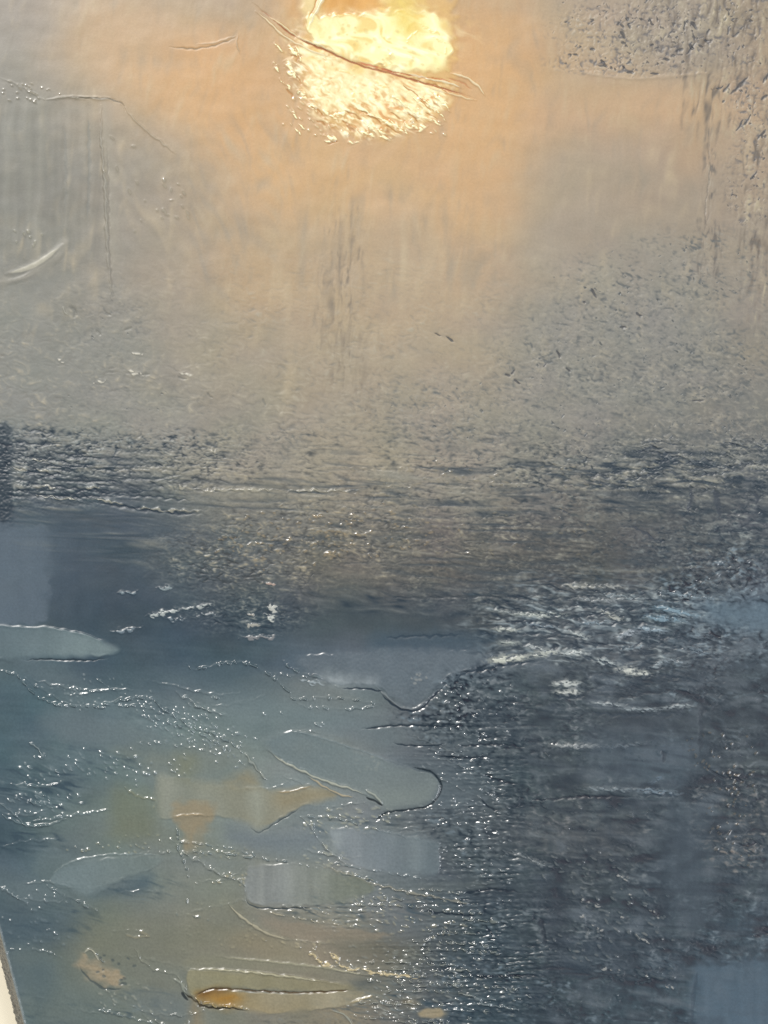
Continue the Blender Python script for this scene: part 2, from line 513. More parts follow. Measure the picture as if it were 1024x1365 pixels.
def ridge(pts, w=2.0, h=2.0, col=None, rag=0.35, bead=0.0, taper=0.25, gloss=None, part=None, parent=None, label=None, n=10, cmix=0.8, blen=7.0, dry=0.0):
    """a raised thread of paint pushed up by the knife"""
    P = spline(pts, n=n)
    j, i = window(P, w * 3 + 4)
    x, y = X[j, i], Y[j, i]
    if x.size == 0:
        return None
    sdn = nseed()
    x2 = x + 1.1 * rag * 2 * gn(x, y, 9, 9, sdn + 1)
    y2 = y + 1.1 * rag * 2 * gn(x, y, 9, 9, sdn + 2)
    d, s, t = polydist(P, x2, y2)
    tp = np.clip(np.minimum(t, 1 - t) / max(taper, 1e-3), 0, 1) ** 0.7
    L = np.hypot(*np.diff(P, axis=0).T).sum()
    wn = w * (0.35 + 0.65 * tp) * np.clip(1 + .55 * rag * gn(t * L, t * 0, 12, 5, sdn + 3), .4, 1.6)
    amp = h * (0.15 + 0.85 * tp)
    if bead:
        bn = gn(t * L, t * 0 + 3, blen, 5, sdn + 4)
        amp = amp * ((1 - bead) + bead * ss(-0.2, 0.9, bn) * 1.6)
    prof = np.exp(-(d / np.maximum(wn, 0.4)) ** 2 * 1.1)
    prof *= (tp > 0)
    if dry:
        dn_ = gn(x, y, 7, 2.6, sdn + 5) + .6 * gn(x, y, 3.6, 2.2, sdn + 6)
        dm = ss(-0.75, 0.15, dn_ + 0.3 * (1 - dry))
        prof = prof * ((1 - dry) + dry * dm)
    H[j, i] += (RIDGEH if h > 0 else GROOVEH) * amp * prof
    core = ss(0.45, 0.8, prof * np.clip(np.abs(amp) / max(abs(h), 1e-6) * 1.3, 0, 1))
    if col is not None:
        a = (cmix * core)[..., None]
        C[j, i] = C[j, i] * (1 - a) + np.array(col) * a
    if gloss is not None:
        RGH[j, i] = RGH[j, i] * (1 - core) + gloss * core
    if part:
        k = new_part(part, parent, label)
        LAB[j, i][core > 0.4] = k
        return k


def groove(pts, w=1.6, depth=1.5, col=(40, 44, 50), **kw):
    return ridge(pts, w=w, h=-depth, col=col, **kw)


def slab(pts, h=2.0, col=None, soft=3.0, flat=0.85, streak=0, sang=90, slen=60, swid=9, lip=0.0, lipw=2.2, mix=0.85, gloss=None,
         wob=1.5, part='knife_stroke', parent=None, label=None, fade=None, col2=None, gdir=(1, 0), fine=0.0, n=10):
    """a flat dab laid with the knife: smooth top, own thickness, lip at the edge"""
    P = spline(pts, closed=True, n=n)
    j, i = window(P, soft + 8)
    x, y = X[j, i], Y[j, i]
    sdn = nseed()
    x2 = x + wob * gn(x, y, 13, 11, sdn)
    y2 = y + wob * gn(x, y, 13, 11, sdn + 1)
    d, s, t = polydist(P, x2, y2, True)
    ins = inside(P, x2, y2)
    sd = np.where(ins, d, -d)
    edge_n = gn(x, y, 42, 42, sdn + 8)
    crisp = ss(0.35, -0.35, edge_n) if part else np.zeros_like(sd)
    sw = soft * (1 + (1 - crisp) * (3.2 if soft < 6 else 1.5))
    M = ss(-sw * 0.5, sw * 0.5, sd)
    cw = sw * 1.25
    MC = ss(-cw * 0.4, cw * 0.6, sd)
    u = (x - P[:, 0].min()) / max(np.ptp(P[:, 0]), 1)
    v = (y - P[:, 1].min()) / max(np.ptp(P[:, 1]), 1)
    g = np.clip(u * gdir[0] + v * gdir[1], 0, 1) if (gdir[0] >= 0 and gdir[1] >= 0) else np.clip(1 + u * gdir[0] + v * gdir[1], 0, 1)
    F = np.ones_like(M)
    if fade:                       # stroke thins out towards one side
        fa, fb = fade[0], fade[1]
        F = ss(fa, fb, g)
    Ms = M * F
    Mc = MC * F
    local = H[j, i]
    base = local.mean() if local.size else 0
    H[j, i] = local * (1 - flat * Ms) + base * 0 + 0.42 * h * Ms
    st = 1.2 * gn(x + 5 * gn(x, y, 30, 30, sdn + 7), y, slen * 1.6, swid * 2.2, sdn + 2, sang) + 0.35 * gn(x, y, slen * 1.4, swid * .8, sdn + 3, sang)
    H[j, i] += Ms * 0.10 * st * (1 if streak else 0)
    if fine:
        H[j, i] += Ms * fine * gn(x, y, 4, 4, sdn + 5)
    if lip:
        H[j, i] += lip * np.exp(-((sd - lipw * 0.6) / lipw) ** 2) * F * crisp * (0.7 + 0.5 * gn(x, y, 12, 12, sdn + 4))
    if col is not None:
        cc = np.array(col, float)[None, None] * np.ones(x.shape + (1,))
        if col2 is not None:
            q = ss(0.1, 0.9, g)[..., None]
            cc = cc * (1 - q) + np.array(col2, float) * q
        cc = cc + (streak * st)[..., None]  # streaks, among them knife gloss painted as pale bands
        a = (mix * Mc * np.clip(.93 + .10 * edge_n, 0, 1))[..., None]
        C[j, i] = C[j, i] * (1 - a) + cc * a
    if gloss is not None:
        RGH[j, i] = RGH[j, i] * (1 - Ms) + gloss * Ms
    if part:
        k = new_part(part, parent, label)
        LAB[j, i][Ms > 0.5] = k
        return k


BEADH = 0.55
GLOSSB = 0.16


def beads(region, n, seed, size=(1.2, 2.4), h=(1.2, 2.6), col=None, asp=1.6, ang=15.0, along=None, spread=4.0, cmix=0.6):
    """little raised drops and points of paint"""
    rs = np.random.RandomState(seed)
    if along is not None:
        P = spline(along, n=16)
        L = np.concatenate([[0], np.cumsum(np.hypot(*np.diff(P, axis=0).T))])
    for k in range(n):
        if along is not None:
            t = rs.uniform(0, L[-1])
            cx = np.interp(t, L, P[:, 0]) + rs.normal(0, spread)
            cy = np.interp(t, L, P[:, 1]) + rs.normal(0, spread)
        else:
            bx, by, rx, ry = region[rs.randint(len(region))]
            r = math.sqrt(rs.uniform()) if rs.uniform() < .8 else rs.uniform(0, 1.3)
            th = rs.uniform(0, 6.283)
            cx, cy = bx + rx * r * math.cos(th), by + ry * r * math.sin(th)
        sz = rs.uniform(*size)
        hh = rs.uniform(*h)
        ap = rs.uniform(1.0, asp)
        a = math.radians(ang + rs.normal(0, 18))
        m = sz * ap * 3
        i0, i1 = np.searchsorted(xs, [cx - m, cx + m])
        j0, j1 = np.searchsorted(ys, [cy - m, cy + m])
        if i1 - i0 < 2 or j1 - j0 < 2:
            continue
        x, y = X[j0:j1, i0:i1] - cx, Y[j0:j1, i0:i1] - cy
        u = (x * math.cos(a) + y * math.sin(a)) / (sz * ap)
        v = (-x * math.sin(a) + y * math.cos(a)) / sz
        g = np.exp(-(u * u + v * v))
        H[j0:j1, i0:i1] += BEADH * hh * g
        if hh > 0:
            gg = ss(.25, .6, g)
            RGH[j0:j1, i0:i1] = RGH[j0:j1, i0:i1] * (1 - gg) + GLOSSB * gg
        if col is not None:
            aa = (cmix * ss(0.3, 0.8, g))[..., None]  # pale paint on the crests, partly painting in their glints
            C[j0:j1, i0:i1] = C[j0:j1, i0:i1] * (1 - aa) + np.array(col) * aa


def dash(x0, y0, x1, y1, w, col, h=1.2, cmix=0.75, bend=0.0, rag=0.7, **kw):
    kw.setdefault('dry', .65)
    w = w * 1.45
    x0, x1 = x0 - .08 * (x1 - x0), x1 + .08 * (x1 - x0)
    cmix = min(1, cmix * 1.3)
    col = tuple(min(290, c * 1.10) for c in col)
    mx, my = (x0 + x1) / 2, (y0 + y1) / 2 + bend
    return ridge([(x0, y0), (mx, my), (x1, y1)], w=w, h=h, col=col, rag=rag, cmix=cmix, taper=0.35, n=6, **kw)


# ================= SKY details
PALE = (188, 178, 158)
ridge([(62, 133), (90, 130), (125, 131), (150, 133), (164, 140)], w=2.0, h=1.5, col=(150, 142, 124), rag=.3)
groove([(84, 129), (110, 130.5), (140, 131.5), (160, 137), (168, 148)], w=1.3, depth=1.6, col=(112, 100, 82), cmix=.7)
ridge([(165, 142), (180, 160), (205, 182), (235, 205)], w=1.6, h=0.9, col=(176, 164, 142), cmix=.4)
slab([(132, 136), (150, 134), (164, 145), (160, 160), (140, 172), (131, 160)], h=.5, col=(186, 164, 140), soft=10, flat=.3, mix=.6, part=None)
slab([(134, 140), (146, 140), (150, 200), (152, 260), (158, 330), (150, 360), (144, 320), (141, 260), (137, 200)], h=.6, col=(174, 167, 151), soft=7, flat=.3, mix=.6, streak=1.5, sang=90, part=None, wob=1.5)
ridge([(134, 140), (136, 200), (141, 260), (143, 320), (149, 400)], w=2.2, h=1.5, col=(166, 160, 148), cmix=.6, taper=.35, rag=.5)
groove([(143, 190), (145, 260), (146, 330), (152, 410)], w=1.6, depth=.7, col=(134, 126, 116), cmix=.45)
groove([(118, 150), (119, 220), (117, 300)], w=3, depth=.5, col=(128, 130, 126), cmix=.35)
groove([(86, 165), (88, 230), (86, 300)], w=3, depth=.5, col=(130, 130, 124), cmix=.35)
slab([(-20, 372), (20, 371), (46, 358), (70, 340), (84, 322), (90, 324), (80, 344), (56, 360), (30, 374), (-20, 382)], h=1.2, col=(176, 170, 158), soft=6, flat=.6, wob=.4,
     mix=.75, lip=.2, part='knife_stroke', label='pale crescent shaped smear at the left of the sky', gloss=.4)
ridge([(6, 366), (40, 356), (62, 343), (85, 325)], w=5.0, h=1.1, col=(208, 202, 184), cmix=.75, rag=.15, gloss=.4, taper=.4)
slab([(-20, 384), (40, 376), (90, 362), (96, 368), (60, 384), (20, 392), (-20, 394)], h=-.3, col=(134, 136, 130), soft=12, flat=.3, mix=.5, part=None)
beads([(35, 318, 32, 12)], 8, 61, col=(188, 184, 168), h=(.5, 1.1), asp=2.5, ang=80)
groove([(225, 62), (255, 65), (285, 61), (314, 51)], w=1.3, depth=1.3, col=(146, 128, 102), cmix=.7)
ridge([(262, 60), (290, 56), (315, 47)], w=1.2, h=.6, col=(200, 178, 148), cmix=.5)
ridge([(317, 46), (316, 58), (320, 72)], w=1.2, h=.7, col=(176, 160, 136), cmix=.5)
ridge([(0, 104), (18, 110), (40, 122), (60, 135)], w=1.8, h=1.0, bead=.6, col=PALE, cmix=.45)
beads([(40, 125, 40, 14)], 26, 62, col=PALE, h=(.5, 1.1), size=(1, 1.8), asp=2.2, ang=25, cmix=.4)
beads([(215, 280, 40, 30), (190, 250, 60, 60)], 26, 63, col=(186, 178, 162), h=(.4, 1.0), asp=2.6, ang=50, cmix=.5)
groove([(92, 408), (100, 414), (98, 424)], w=3, depth=1.2, col=(122, 120, 112), cmix=.5)
ridge([(84, 408), (86, 416), (92, 421)], w=1.5, h=1.0, col=(178, 176, 164), cmix=.5)
for (a, b, c, d) in [(138, 412, 148, 420), (165, 440, 176, 436), (128, 440, 136, 446), (184, 500, 200, 498), (236, 500, 250, 506), (178, 586, 190, 580),
                     (275, 524, 284, 530), (350, 530, 354, 542)]:
    groove([(a, b), ((a + c) / 2, (b + d) / 2 + 1), (c, d)], w=2, depth=.9, col=(120, 118, 110), cmix=.5)
for (a, b, c, d) in [(76, 478, 86, 483), (170, 494, 192, 500), (124, 512, 140, 506), (176, 470, 190, 474), (278, 600, 286, 604), (240, 496, 256, 500)]:
    dash(a, b, c, d, 1.6, (196, 190, 176), .9)
# dark flecks of the sky
for (a, b, c, d, w) in [(962, 124, 974, 110, 2.6), (954, 119, 966, 113, 1.6), (972, 128, 999, 100, 3.0), (962, 134, 966, 136, 3.2), (980, 176, 992, 158, 2.2),
                        (990, 168, 1003, 150, 1.8), (1014, 132, 1024, 126, 3.2), (1008, 186, 1022, 172, 2.2), (1016, 112, 1026, 96, 2.6), (1000, 240, 1010, 226, 2.0),
                        (826, 40, 834, 52, 3.4), (836, 30, 842, 38, 2.6), (900, 68, 912, 66, 3.6), (914, 74, 928, 56, 2.0), (884, 78, 894, 80, 3.0), (864, 26, 868, 30, 3),
                        (920, 28, 930, 40, 3.4), (912, 26, 912, 42, 2.2), (942, 46, 946, 38, 2.4), (976, 50, 986, 42, 2.4), (826, 30, 832, 38, 2.0), (938, 52, 944, 56, 3.2),
                        (786, 66, 794, 66, 2.6), (796, 86, 812, 90, 2.0), (834, 96, 846, 98, 2.4), (866, 98, 880, 98, 2.2),
                        (672, 498, 680, 502, 2.2), (680, 498, 688, 492, 2.4), (684, 506, 694, 512, 1.8), (786, 384, 796, 398, 2.4), (776, 402, 782, 404, 2),
                        (742, 466, 746, 478, 2), (754, 490, 760, 496, 2), (824, 434, 836, 438, 2.2), (846, 416, 858, 422, 2.2), (920, 535, 940, 533, 1.6),
                        (578, 444, 590, 447, 1.4), (594, 448, 606, 456, 1.8), (730, 484, 724, 490, 1.6)]:
    groove([(a, b), ((a + c) / 2 + .5, (b + d) / 2), (c, d)], w=w, depth=1.5, col=(66, 66, 70), cmix=.7, rag=.4, taper=.3)
groove([(944, 190), (946, 230), (940, 280), (944, 310)], w=1.2, depth=.9, col=(134, 124, 112), cmix=.6, bead=.4)
ridge([(768, 95), (800, 101), (850, 105), (900, 101), (950, 97)], w=2.4, h=.7, col=(190, 168, 142), cmix=.5, taper=.1)

# ================= SUN
SUNC = (280, 274, 210)
HOT = (255, 240, 178)
ORG = (232, 172, 96)
j, i = window(np.array([[370, -60], [640, 200]]), 5)
sun_id = slab([(424, -60), (590, -60), (604, -10), (608, 40), (607, 90), (604, 124), (588, 152), (556, 172), (516, 182), (474, 180), (440, 166), (414, 142), (398, 108), (396, 66),
               (406, 20)], h=.8, col=(240, 196, 128), soft=9, flat=.3, mix=.85, wob=5, part='sun',
              label='thick pale yellow sun disc split by a red scratch', gloss=.38)
circ = ss(1.10, .93, np.sqrt(((X - 500) / 112) ** 2 + ((Y - 66) / 122) ** 2))
# body, upper half
slab([(410, 42), (412, 20), (428, 22), (470, 20), (508, 16), (530, 14), (560, 14), (585, 22), (597, 40), (602, 62), (598, 88), (572, 96), (540, 94), (515, 90), (490, 84),
      (462, 76), (430, 62)], h=1.6, col=SUNC, soft=5, flat=.5, mix=1, lip=.5, wob=3, part='knife_stroke', parent=sun_id, label='smooth cream upper half of the sun', gloss=.38, fine=.0)
slab([(404, 66), (430, 70), (470, 86), (520, 102), (560, 110), (590, 116), (598, 126), (580, 146), (552, 160), (526, 160), (500, 154), (480, 142), (458, 150), (436, 146),
      (418, 130), (406, 100)], h=1.3, col=(278, 260, 204), soft=9, flat=.4, mix=1, wob=7, part='knife_stroke', parent=sun_id, label='ragged lower half of the sun', gloss=.38, fine=.0)
sm = blobs([(500, 140, 92, 34, 1.0), (430, 110, 30, 40, 1), (570, 140, 36, 26, 1), (470, 168, 60, 16, .9), (392, 110, 16, 50, .9)])
mottle(sm * circ, 15, 5.5, 641, (240, 178, 112), (288, 278, 232), .55, .5, .12, 34, 4, .45, .1)
mottle(sm * circ, 6, 4, 647, (246, 204, 140), (290, 276, 232), .26, .4, .10, 30, 2, .4, .2)
mottle(blobs([(500, 50, 96, 46, 1)]), 18, 10, 651, (262, 226, 140), (288, 284, 236), .5, .5, .10, 24, 8, .3, .2)
rim_m = blobs([(392, 110, 16, 50, .9), (412, 160, 28, 18, .9), (480, 176, 50, 13, .9), (560, 168, 36, 14, .8), (388, 60, 14, 30, .7), (585, 146, 16, 24, .7)])
mottle(rim_m * circ, 13, 5, 657, (206, 156, 104), (282, 262, 222), .45, .9, .4, 42, 4, .5, .35)

# yellow of the top of the disc
slab([(508, -50), (545, -50), (560, 20), (560, 46), (534, 50), (516, 20)], h=.5, col=(255, 226, 120), soft=16, flat=.2, mix=.9, part=None, wob=4)
slab([(424, -50), (506, -50), (510, 8), (470, 16), (440, 18), (428, 8)], h=-.8, col=(238, 176, 92), soft=8, flat=.5, mix=.95, part=None, wob=3, streak=6)
slab([(372, -50), (402, -50), (404, 10), (398, 30), (384, 24)], h=.2, col=(224, 168, 100), soft=12, flat=.2, mix=.7, part=None)
slab([(404, -50), (428, -50), (424, 10), (414, 28), (404, 22)], h=1.0, col=(255, 232, 170), soft=7, flat=.2, mix=.9, part=None, wob=3)
ridge([(432, -30), (430, 0), (418, 22), (412, 40)], w=2.4, h=1.6, col=(255, 244, 206))
groove([(424, -10), (420, 8), (412, 24)], w=1.5, depth=1, col=(206, 140, 70), cmix=.7)
for (a, b, c, d, w) in [(440, 20, 458, 21, 2), (520, 76, 526, 70, 1.5), (508, 88, 522, 84, 1.5), (560, 30, 590, 52, 1.5), (540, 60, 556, 40, 1.4), (575, 48, 596, 60, 1.3),
                        (596, 60, 594, 80, 1.8), (450, 92, 470, 100, 1.3), (470, 120, 474, 140, 1.4), (500, 108, 520, 120, 1.4)]:
    dash(a, b, c, d, w, (248, 214, 140), .8, cmix=.5)
# scratches across the disc
SCR = new_part('scratch', sun_id, 'reddish scratch cut across the sun')
def scr(pts, w, dep, col, cm=.85):
    P = spline(pts)
    groove(pts, w=w * .8, depth=dep * .8, col=col, cmix=cm * .95, taper=.2, rag=.2)
    jj, ii = window(P, 6)
    d, s, t = polydist(P, X[jj, ii], Y[jj, ii])
    LAB[jj, ii][d < w * .6] = SCR
scr([(336, 4), (362, 24), (384, 42), (408, 56), (436, 68), (462, 80), (490, 90), (518, 97), (548, 106), (584, 116), (612, 124), (634, 132)], 2.3, 2.2, (170, 96, 56))
scr([(508, 92), (526, 96), (556, 102), (590, 106), (606, 110)], 1.5, 1.6, (196, 104, 60), .7)
scr([(472, 82), (496, 88), (528, 97)], 2.6, 1.2, (214, 104, 70), .6)
ridge([(352, 16), (376, 34), (398, 50), (424, 60), (450, 72)], w=1.7, h=1.6, col=(255, 236, 190), rag=.25)
ridge([(340, 14), (360, 30), (378, 48), (400, 60), (426, 72), (446, 76)], w=1.7, h=1.5, col=(255, 236, 196), rag=.25)
ridge([(540, 98), (568, 104), (596, 110), (618, 118)], w=1.8, h=1.6, col=(255, 240, 206))
ridge([(600, 98), (618, 102), (634, 112), (648, 128)], w=1.8, h=1.6, col=(255, 236, 196))
ridge([(560, 112), (590, 122), (612, 128), (636, 134)], w=1.4, h=1.3, col=(250, 226, 180))
groove([(596, 104), (616, 110), (630, 120)], w=1.3, depth=.9, col=(206, 140, 92), cmix=.7)
# ragged flakes round the lower rim
rs = np.random.RandomState(77)
for (a, b, c, d, w) in [(366, 56, 378, 72, 2.2), (364, 84, 374, 98, 2.0), (374, 104, 388, 122, 2.0), (380, 80, 392, 100, 4.0), (384, 96, 398, 106, 4.2), (398, 120, 410, 132, 2.6),
                        (390, 150, 398, 158, 2.0), (394, 172, 402, 180, 2.2), (398, 166, 408, 172, 1.8), (430, 148, 450, 158, 2.6), (446, 156, 460, 150, 2.4),
                        (432, 180, 450, 186, 3.6), (434, 188, 446, 184, 1.8), (464, 190, 480, 190, 1.6), (480, 176, 500, 182, 2.4), (486, 160, 500, 178, 2.6), (500, 168, 514, 180, 2.6),
                        (474, 142, 500, 158, 2.4), (502, 156, 524, 170, 2.2), (520, 160, 545, 180, 2.4), (540, 166, 558, 172, 3.6), (556, 176, 572, 168, 2.2), (528, 130, 560, 160, 1.6),
                        (550, 120, 580, 150, 1.6), (566, 128, 594, 164, 1.5), (572, 118, 598, 140, 1.6), (580, 126, 600, 150, 1.6), (546, 124, 566, 144, 1.3), (518, 124, 545, 146, 1.3),
                        (384, 60, 396, 76, 2.4), (396, 62, 400, 84, 2.0), (506, 182, 524, 184, 1.6), (410, 140, 424, 150, 2.2), (560, 150, 588, 168, 1.6)]:
    dash(a, b, c, d, w * .75, (276, 254, 206), 1.6, cmix=.92, bend=rs.uniform(-2, 2), gloss=.35)
for (a, b, c, d, w) in [(412, 140, 434, 156, 1.4), (456, 148, 486, 160, 1.6), (478, 146, 512, 168, 1.5), (512, 166, 534, 180, 1.3), (540, 150, 560, 164, 1.4), (556, 132, 576, 150, 1.2),
                        (534, 112, 566, 138, 1.2), (456, 160, 464, 166, 1.8), (392, 100, 402, 112, 1.6), (388, 72, 396, 80, 1.6), (566, 150, 584, 160, 1.2), (380, 118, 392, 132, 1.6),
                        (420, 160, 436, 168, 1.4), (436, 192, 452, 190, 1.2), (575, 110, 600, 128, 1.2), (520, 150, 536, 160, 1.4)]:
    groove([(a, b), ((a + c) / 2 + 1, (b + d) / 2 - 1), (c, d)], w=w, depth=1.3, col=(196, 138, 78), cmix=.75, rag=.5)
beads([(400, 150, 26, 40), (470, 176, 50, 16), (560, 150, 40, 30)], 70, 78, col=(255, 236, 196), h=(.8, 2), size=(.9, 2), asp=2.6, ang=35)
beads([(510, 80, 90, 60)], 60, 79, col=(250, 222, 160), h=(.2, .6), size=(1.5, 3), asp=2, ang=20, cmix=.4)

# ================= HORIZON details
DK = (44, 56, 68)
HB = new_part('dark_stroke', None, 'vertical near black stroke at the left end of the horizon')
slab([(-8, 572), (6, 562), (16, 574), (17, 620), (19, 664), (14, 704), (2, 706), (-8, 690), (-10, 630)], h=.4, col=(38, 52, 64), soft=7, flat=.2, mix=.85, wob=2.5, part='dark_stroke',
     label='vertical near black stroke at the left end of the horizon', fine=.2)
PARTS.pop(HB)
for (p, w, cm) in [([(16, 586), (50, 592), (82, 590)], 2.4, .7), ([(20, 606), (60, 612), (100, 618)], 2.6, .7), ([(14, 622), (50, 630), (96, 634)], 2.4, .7),
                   ([(20, 640), (70, 648), (140, 656), (200, 656)], 3.6, .85), ([(120, 668), (170, 676), (230, 684), (272, 685)], 3.0, .85), ([(10, 652), (60, 660), (120, 664)], 2.6, .7),
                   ([(60, 600), (90, 606), (120, 604)], 2, .6), ([(96, 640), (130, 644), (160, 650)], 2.2, .7), ([(120, 622), (150, 628), (178, 624)], 1.8, .5),
                   ([(30, 574), (60, 576), (76, 580)], 1.8, .5), ([(148, 660), (220, 664), (260, 668)], 2.4, .6), ([(150, 610), (156, 600), (160, 596)], 2, .5)]:
    groove(p, w=w, depth=1.5, col=DK, cmix=cm, rag=.6, taper=.3)
for (p, w) in [([(16, 622), (30, 626), (44, 624)], 1.8), ([(40, 610), (56, 614), (66, 612)], 1.6), ([(46, 626), (58, 628), (66, 630)], 2.2), ([(50, 646), (64, 648), (76, 652)], 2.0),
               ([(112, 650), (124, 650), (134, 651)], 2.2), ([(250, 653), (300, 654), (372, 653)], 1.8), ([(236, 646), (244, 650), (250, 648)], 2.6), ([(170, 676), (220, 680), (272, 682)], 1.6),
               ([(44, 660), (80, 664), (112, 668)], 1.4), ([(380, 656), (430, 653), (480, 655)], 1.3), ([(120, 664), (146, 668), (170, 672)], 1.5), ([(278, 600), (286, 604), (290, 600)], 1.8)]:
    ridge(p, w=w, h=1.6, col=(186, 180, 162), cmix=.75, rag=.8, bead=.35, gloss=.35)
rs = np.random.RandomState(5)
for k in range(26):
    x0 = rs.uniform(770, 1010)
    y0 = rs.uniform(590, 645)
    L = rs.uniform(20, 60)
    groove([(x0, y0), (x0 + L * .33, y0 + rs.uniform(-3, 4)), (x0 + L * .66, y0 + rs.uniform(-3, 4)), (x0 + L, y0 + rs.uniform(-2, 3))], w=rs.uniform(1.3, 2.3), depth=1.1,
           col=(50, 60, 72), cmix=.6, rag=.7, taper=.4)
    ridge([(x0, y0 - 4), (x0 + L * .5, y0 - 4 + rs.uniform(-2, 2)), (x0 + L, y0 - 4)], w=1.4, h=1.0, col=(140, 142, 142), cmix=.5, rag=.8, bead=.5)
for (x0, y0, x1, y1, w) in [(922, 650, 918, 684, 4), (952, 650, 960, 690, 6), (1006, 655, 1010, 672, 4), (862, 715, 884, 722, 2.6), (750, 680, 756, 684, 3), (840, 700, 870, 716, 2)]:
    groove([(x0, y0), ((x0 + x1) / 2 + 1, (y0 + y1) / 2), (x1, y1)], w=w, depth=1, col=(54, 62, 74), cmix=.6, rag=.6)
groove([(500, 795), (560, 797), (640, 795), (720, 800)], w=2.4, depth=.9, col=(58, 64, 70), cmix=.5, taper=.3)
groove([(640, 660), (760, 655), (880, 660), (1030, 650)], w=3.0, depth=.6, col=(72, 78, 84), cmix=.4, taper=.2)
beads([(380, 720, 90, 40), (470, 710, 110, 35)], 150, 91, col=(184, 164, 134), h=(.6, 1.5), size=(1.1, 2.0), asp=3.0, ang=-6, cmix=.5)
beads([(640, 700, 180, 40), (600, 640, 200, 25)], 110, 92, col=(172, 162, 142), h=(.5, 1.3), size=(1, 1.8), asp=3.4, ang=0, cmix=.45)
beads([(960, 700, 80, 60), (950, 780, 60, 30)], 70, 93, col=(120, 122, 128), h=(.5, 1.3), size=(1.1, 1.9), asp=2.4, ang=-20, cmix=.45)

# broad thin knife pulls laid over one another in the left half of the water
rs = np.random.RandomState(404)
for k in range(64):
    cx, cy = rs.uniform(10, 600), rs.uniform(900, 1350)
    L, Wd, an = rs.uniform(35, 85), rs.uniform(9, 22), math.radians(rs.normal(8, 9))
    ca, sa = math.cos(an), math.sin(an)
    pts = [(-1, -.1), (-.7, -.9), (.1, -1), (.8, -.6), (1.05, .1), (.6, .9), (-.2, 1), (-.8, .7)]
    pts = [(cx + L * u * ca * rs.uniform(.85, 1.1) - Wd * v * sa, cy + L * u * sa + Wd * v * ca * rs.uniform(.8, 1.15)) for u, v in pts]
    jj, ii = np.searchsorted(ys, cy), np.searchsorted(xs, cx)
    base = C[jj - 6:jj + 6, ii - 6:ii + 6].reshape(-1, 3).mean(0)
    tgt = base * .62 + np.array([[130, 141, 146], [122, 134, 138], [104, 120, 130], [138, 138, 122]][rs.randint(4)]) * .38
    slab(pts, h=rs.uniform(.5, 1.3), col=tuple(tgt), soft=rs.uniform(6, 14), flat=.5, mix=.55, streak=2.0, sang=80, slen=40, swid=8, part=None, wob=3, n=6)
    if rs.uniform() < .62:
        e = [pts[7], pts[6], pts[5], pts[4]] if rs.uniform() < .6 else [pts[1], pts[2], pts[3]]
        ridge(e, w=rs.uniform(1.2, 1.9), h=rs.uniform(1.2, 2.4), col=tuple(base * .6 + np.array([170, 176, 174]) * .4), rag=.6, bead=rs.uniform(.2, .8), gloss=.16, cmix=.5, blen=7, n=8)

# smooth blocks at the left of the water
slab([(-14, 704), (30, 704), (64, 706), (66, 760), (62, 826), (20, 832), (-14, 832)], h=.8, col=(89, 104, 118), soft=5, flat=.8, mix=.85, streak=1.6, sang=90, slen=90, wob=2.2,
     part='knife_stroke', label='square grey blue block at the left edge below the horizon', fine=.0, gloss=.5)
slab([(66, 690), (130, 688), (134, 760), (130, 836), (70, 832), (64, 760)], h=.3, col=(64, 79, 92), soft=12, flat=.6, mix=.6, streak=2.5, sang=90, slen=80, wob=4, part=None, fine=.0)

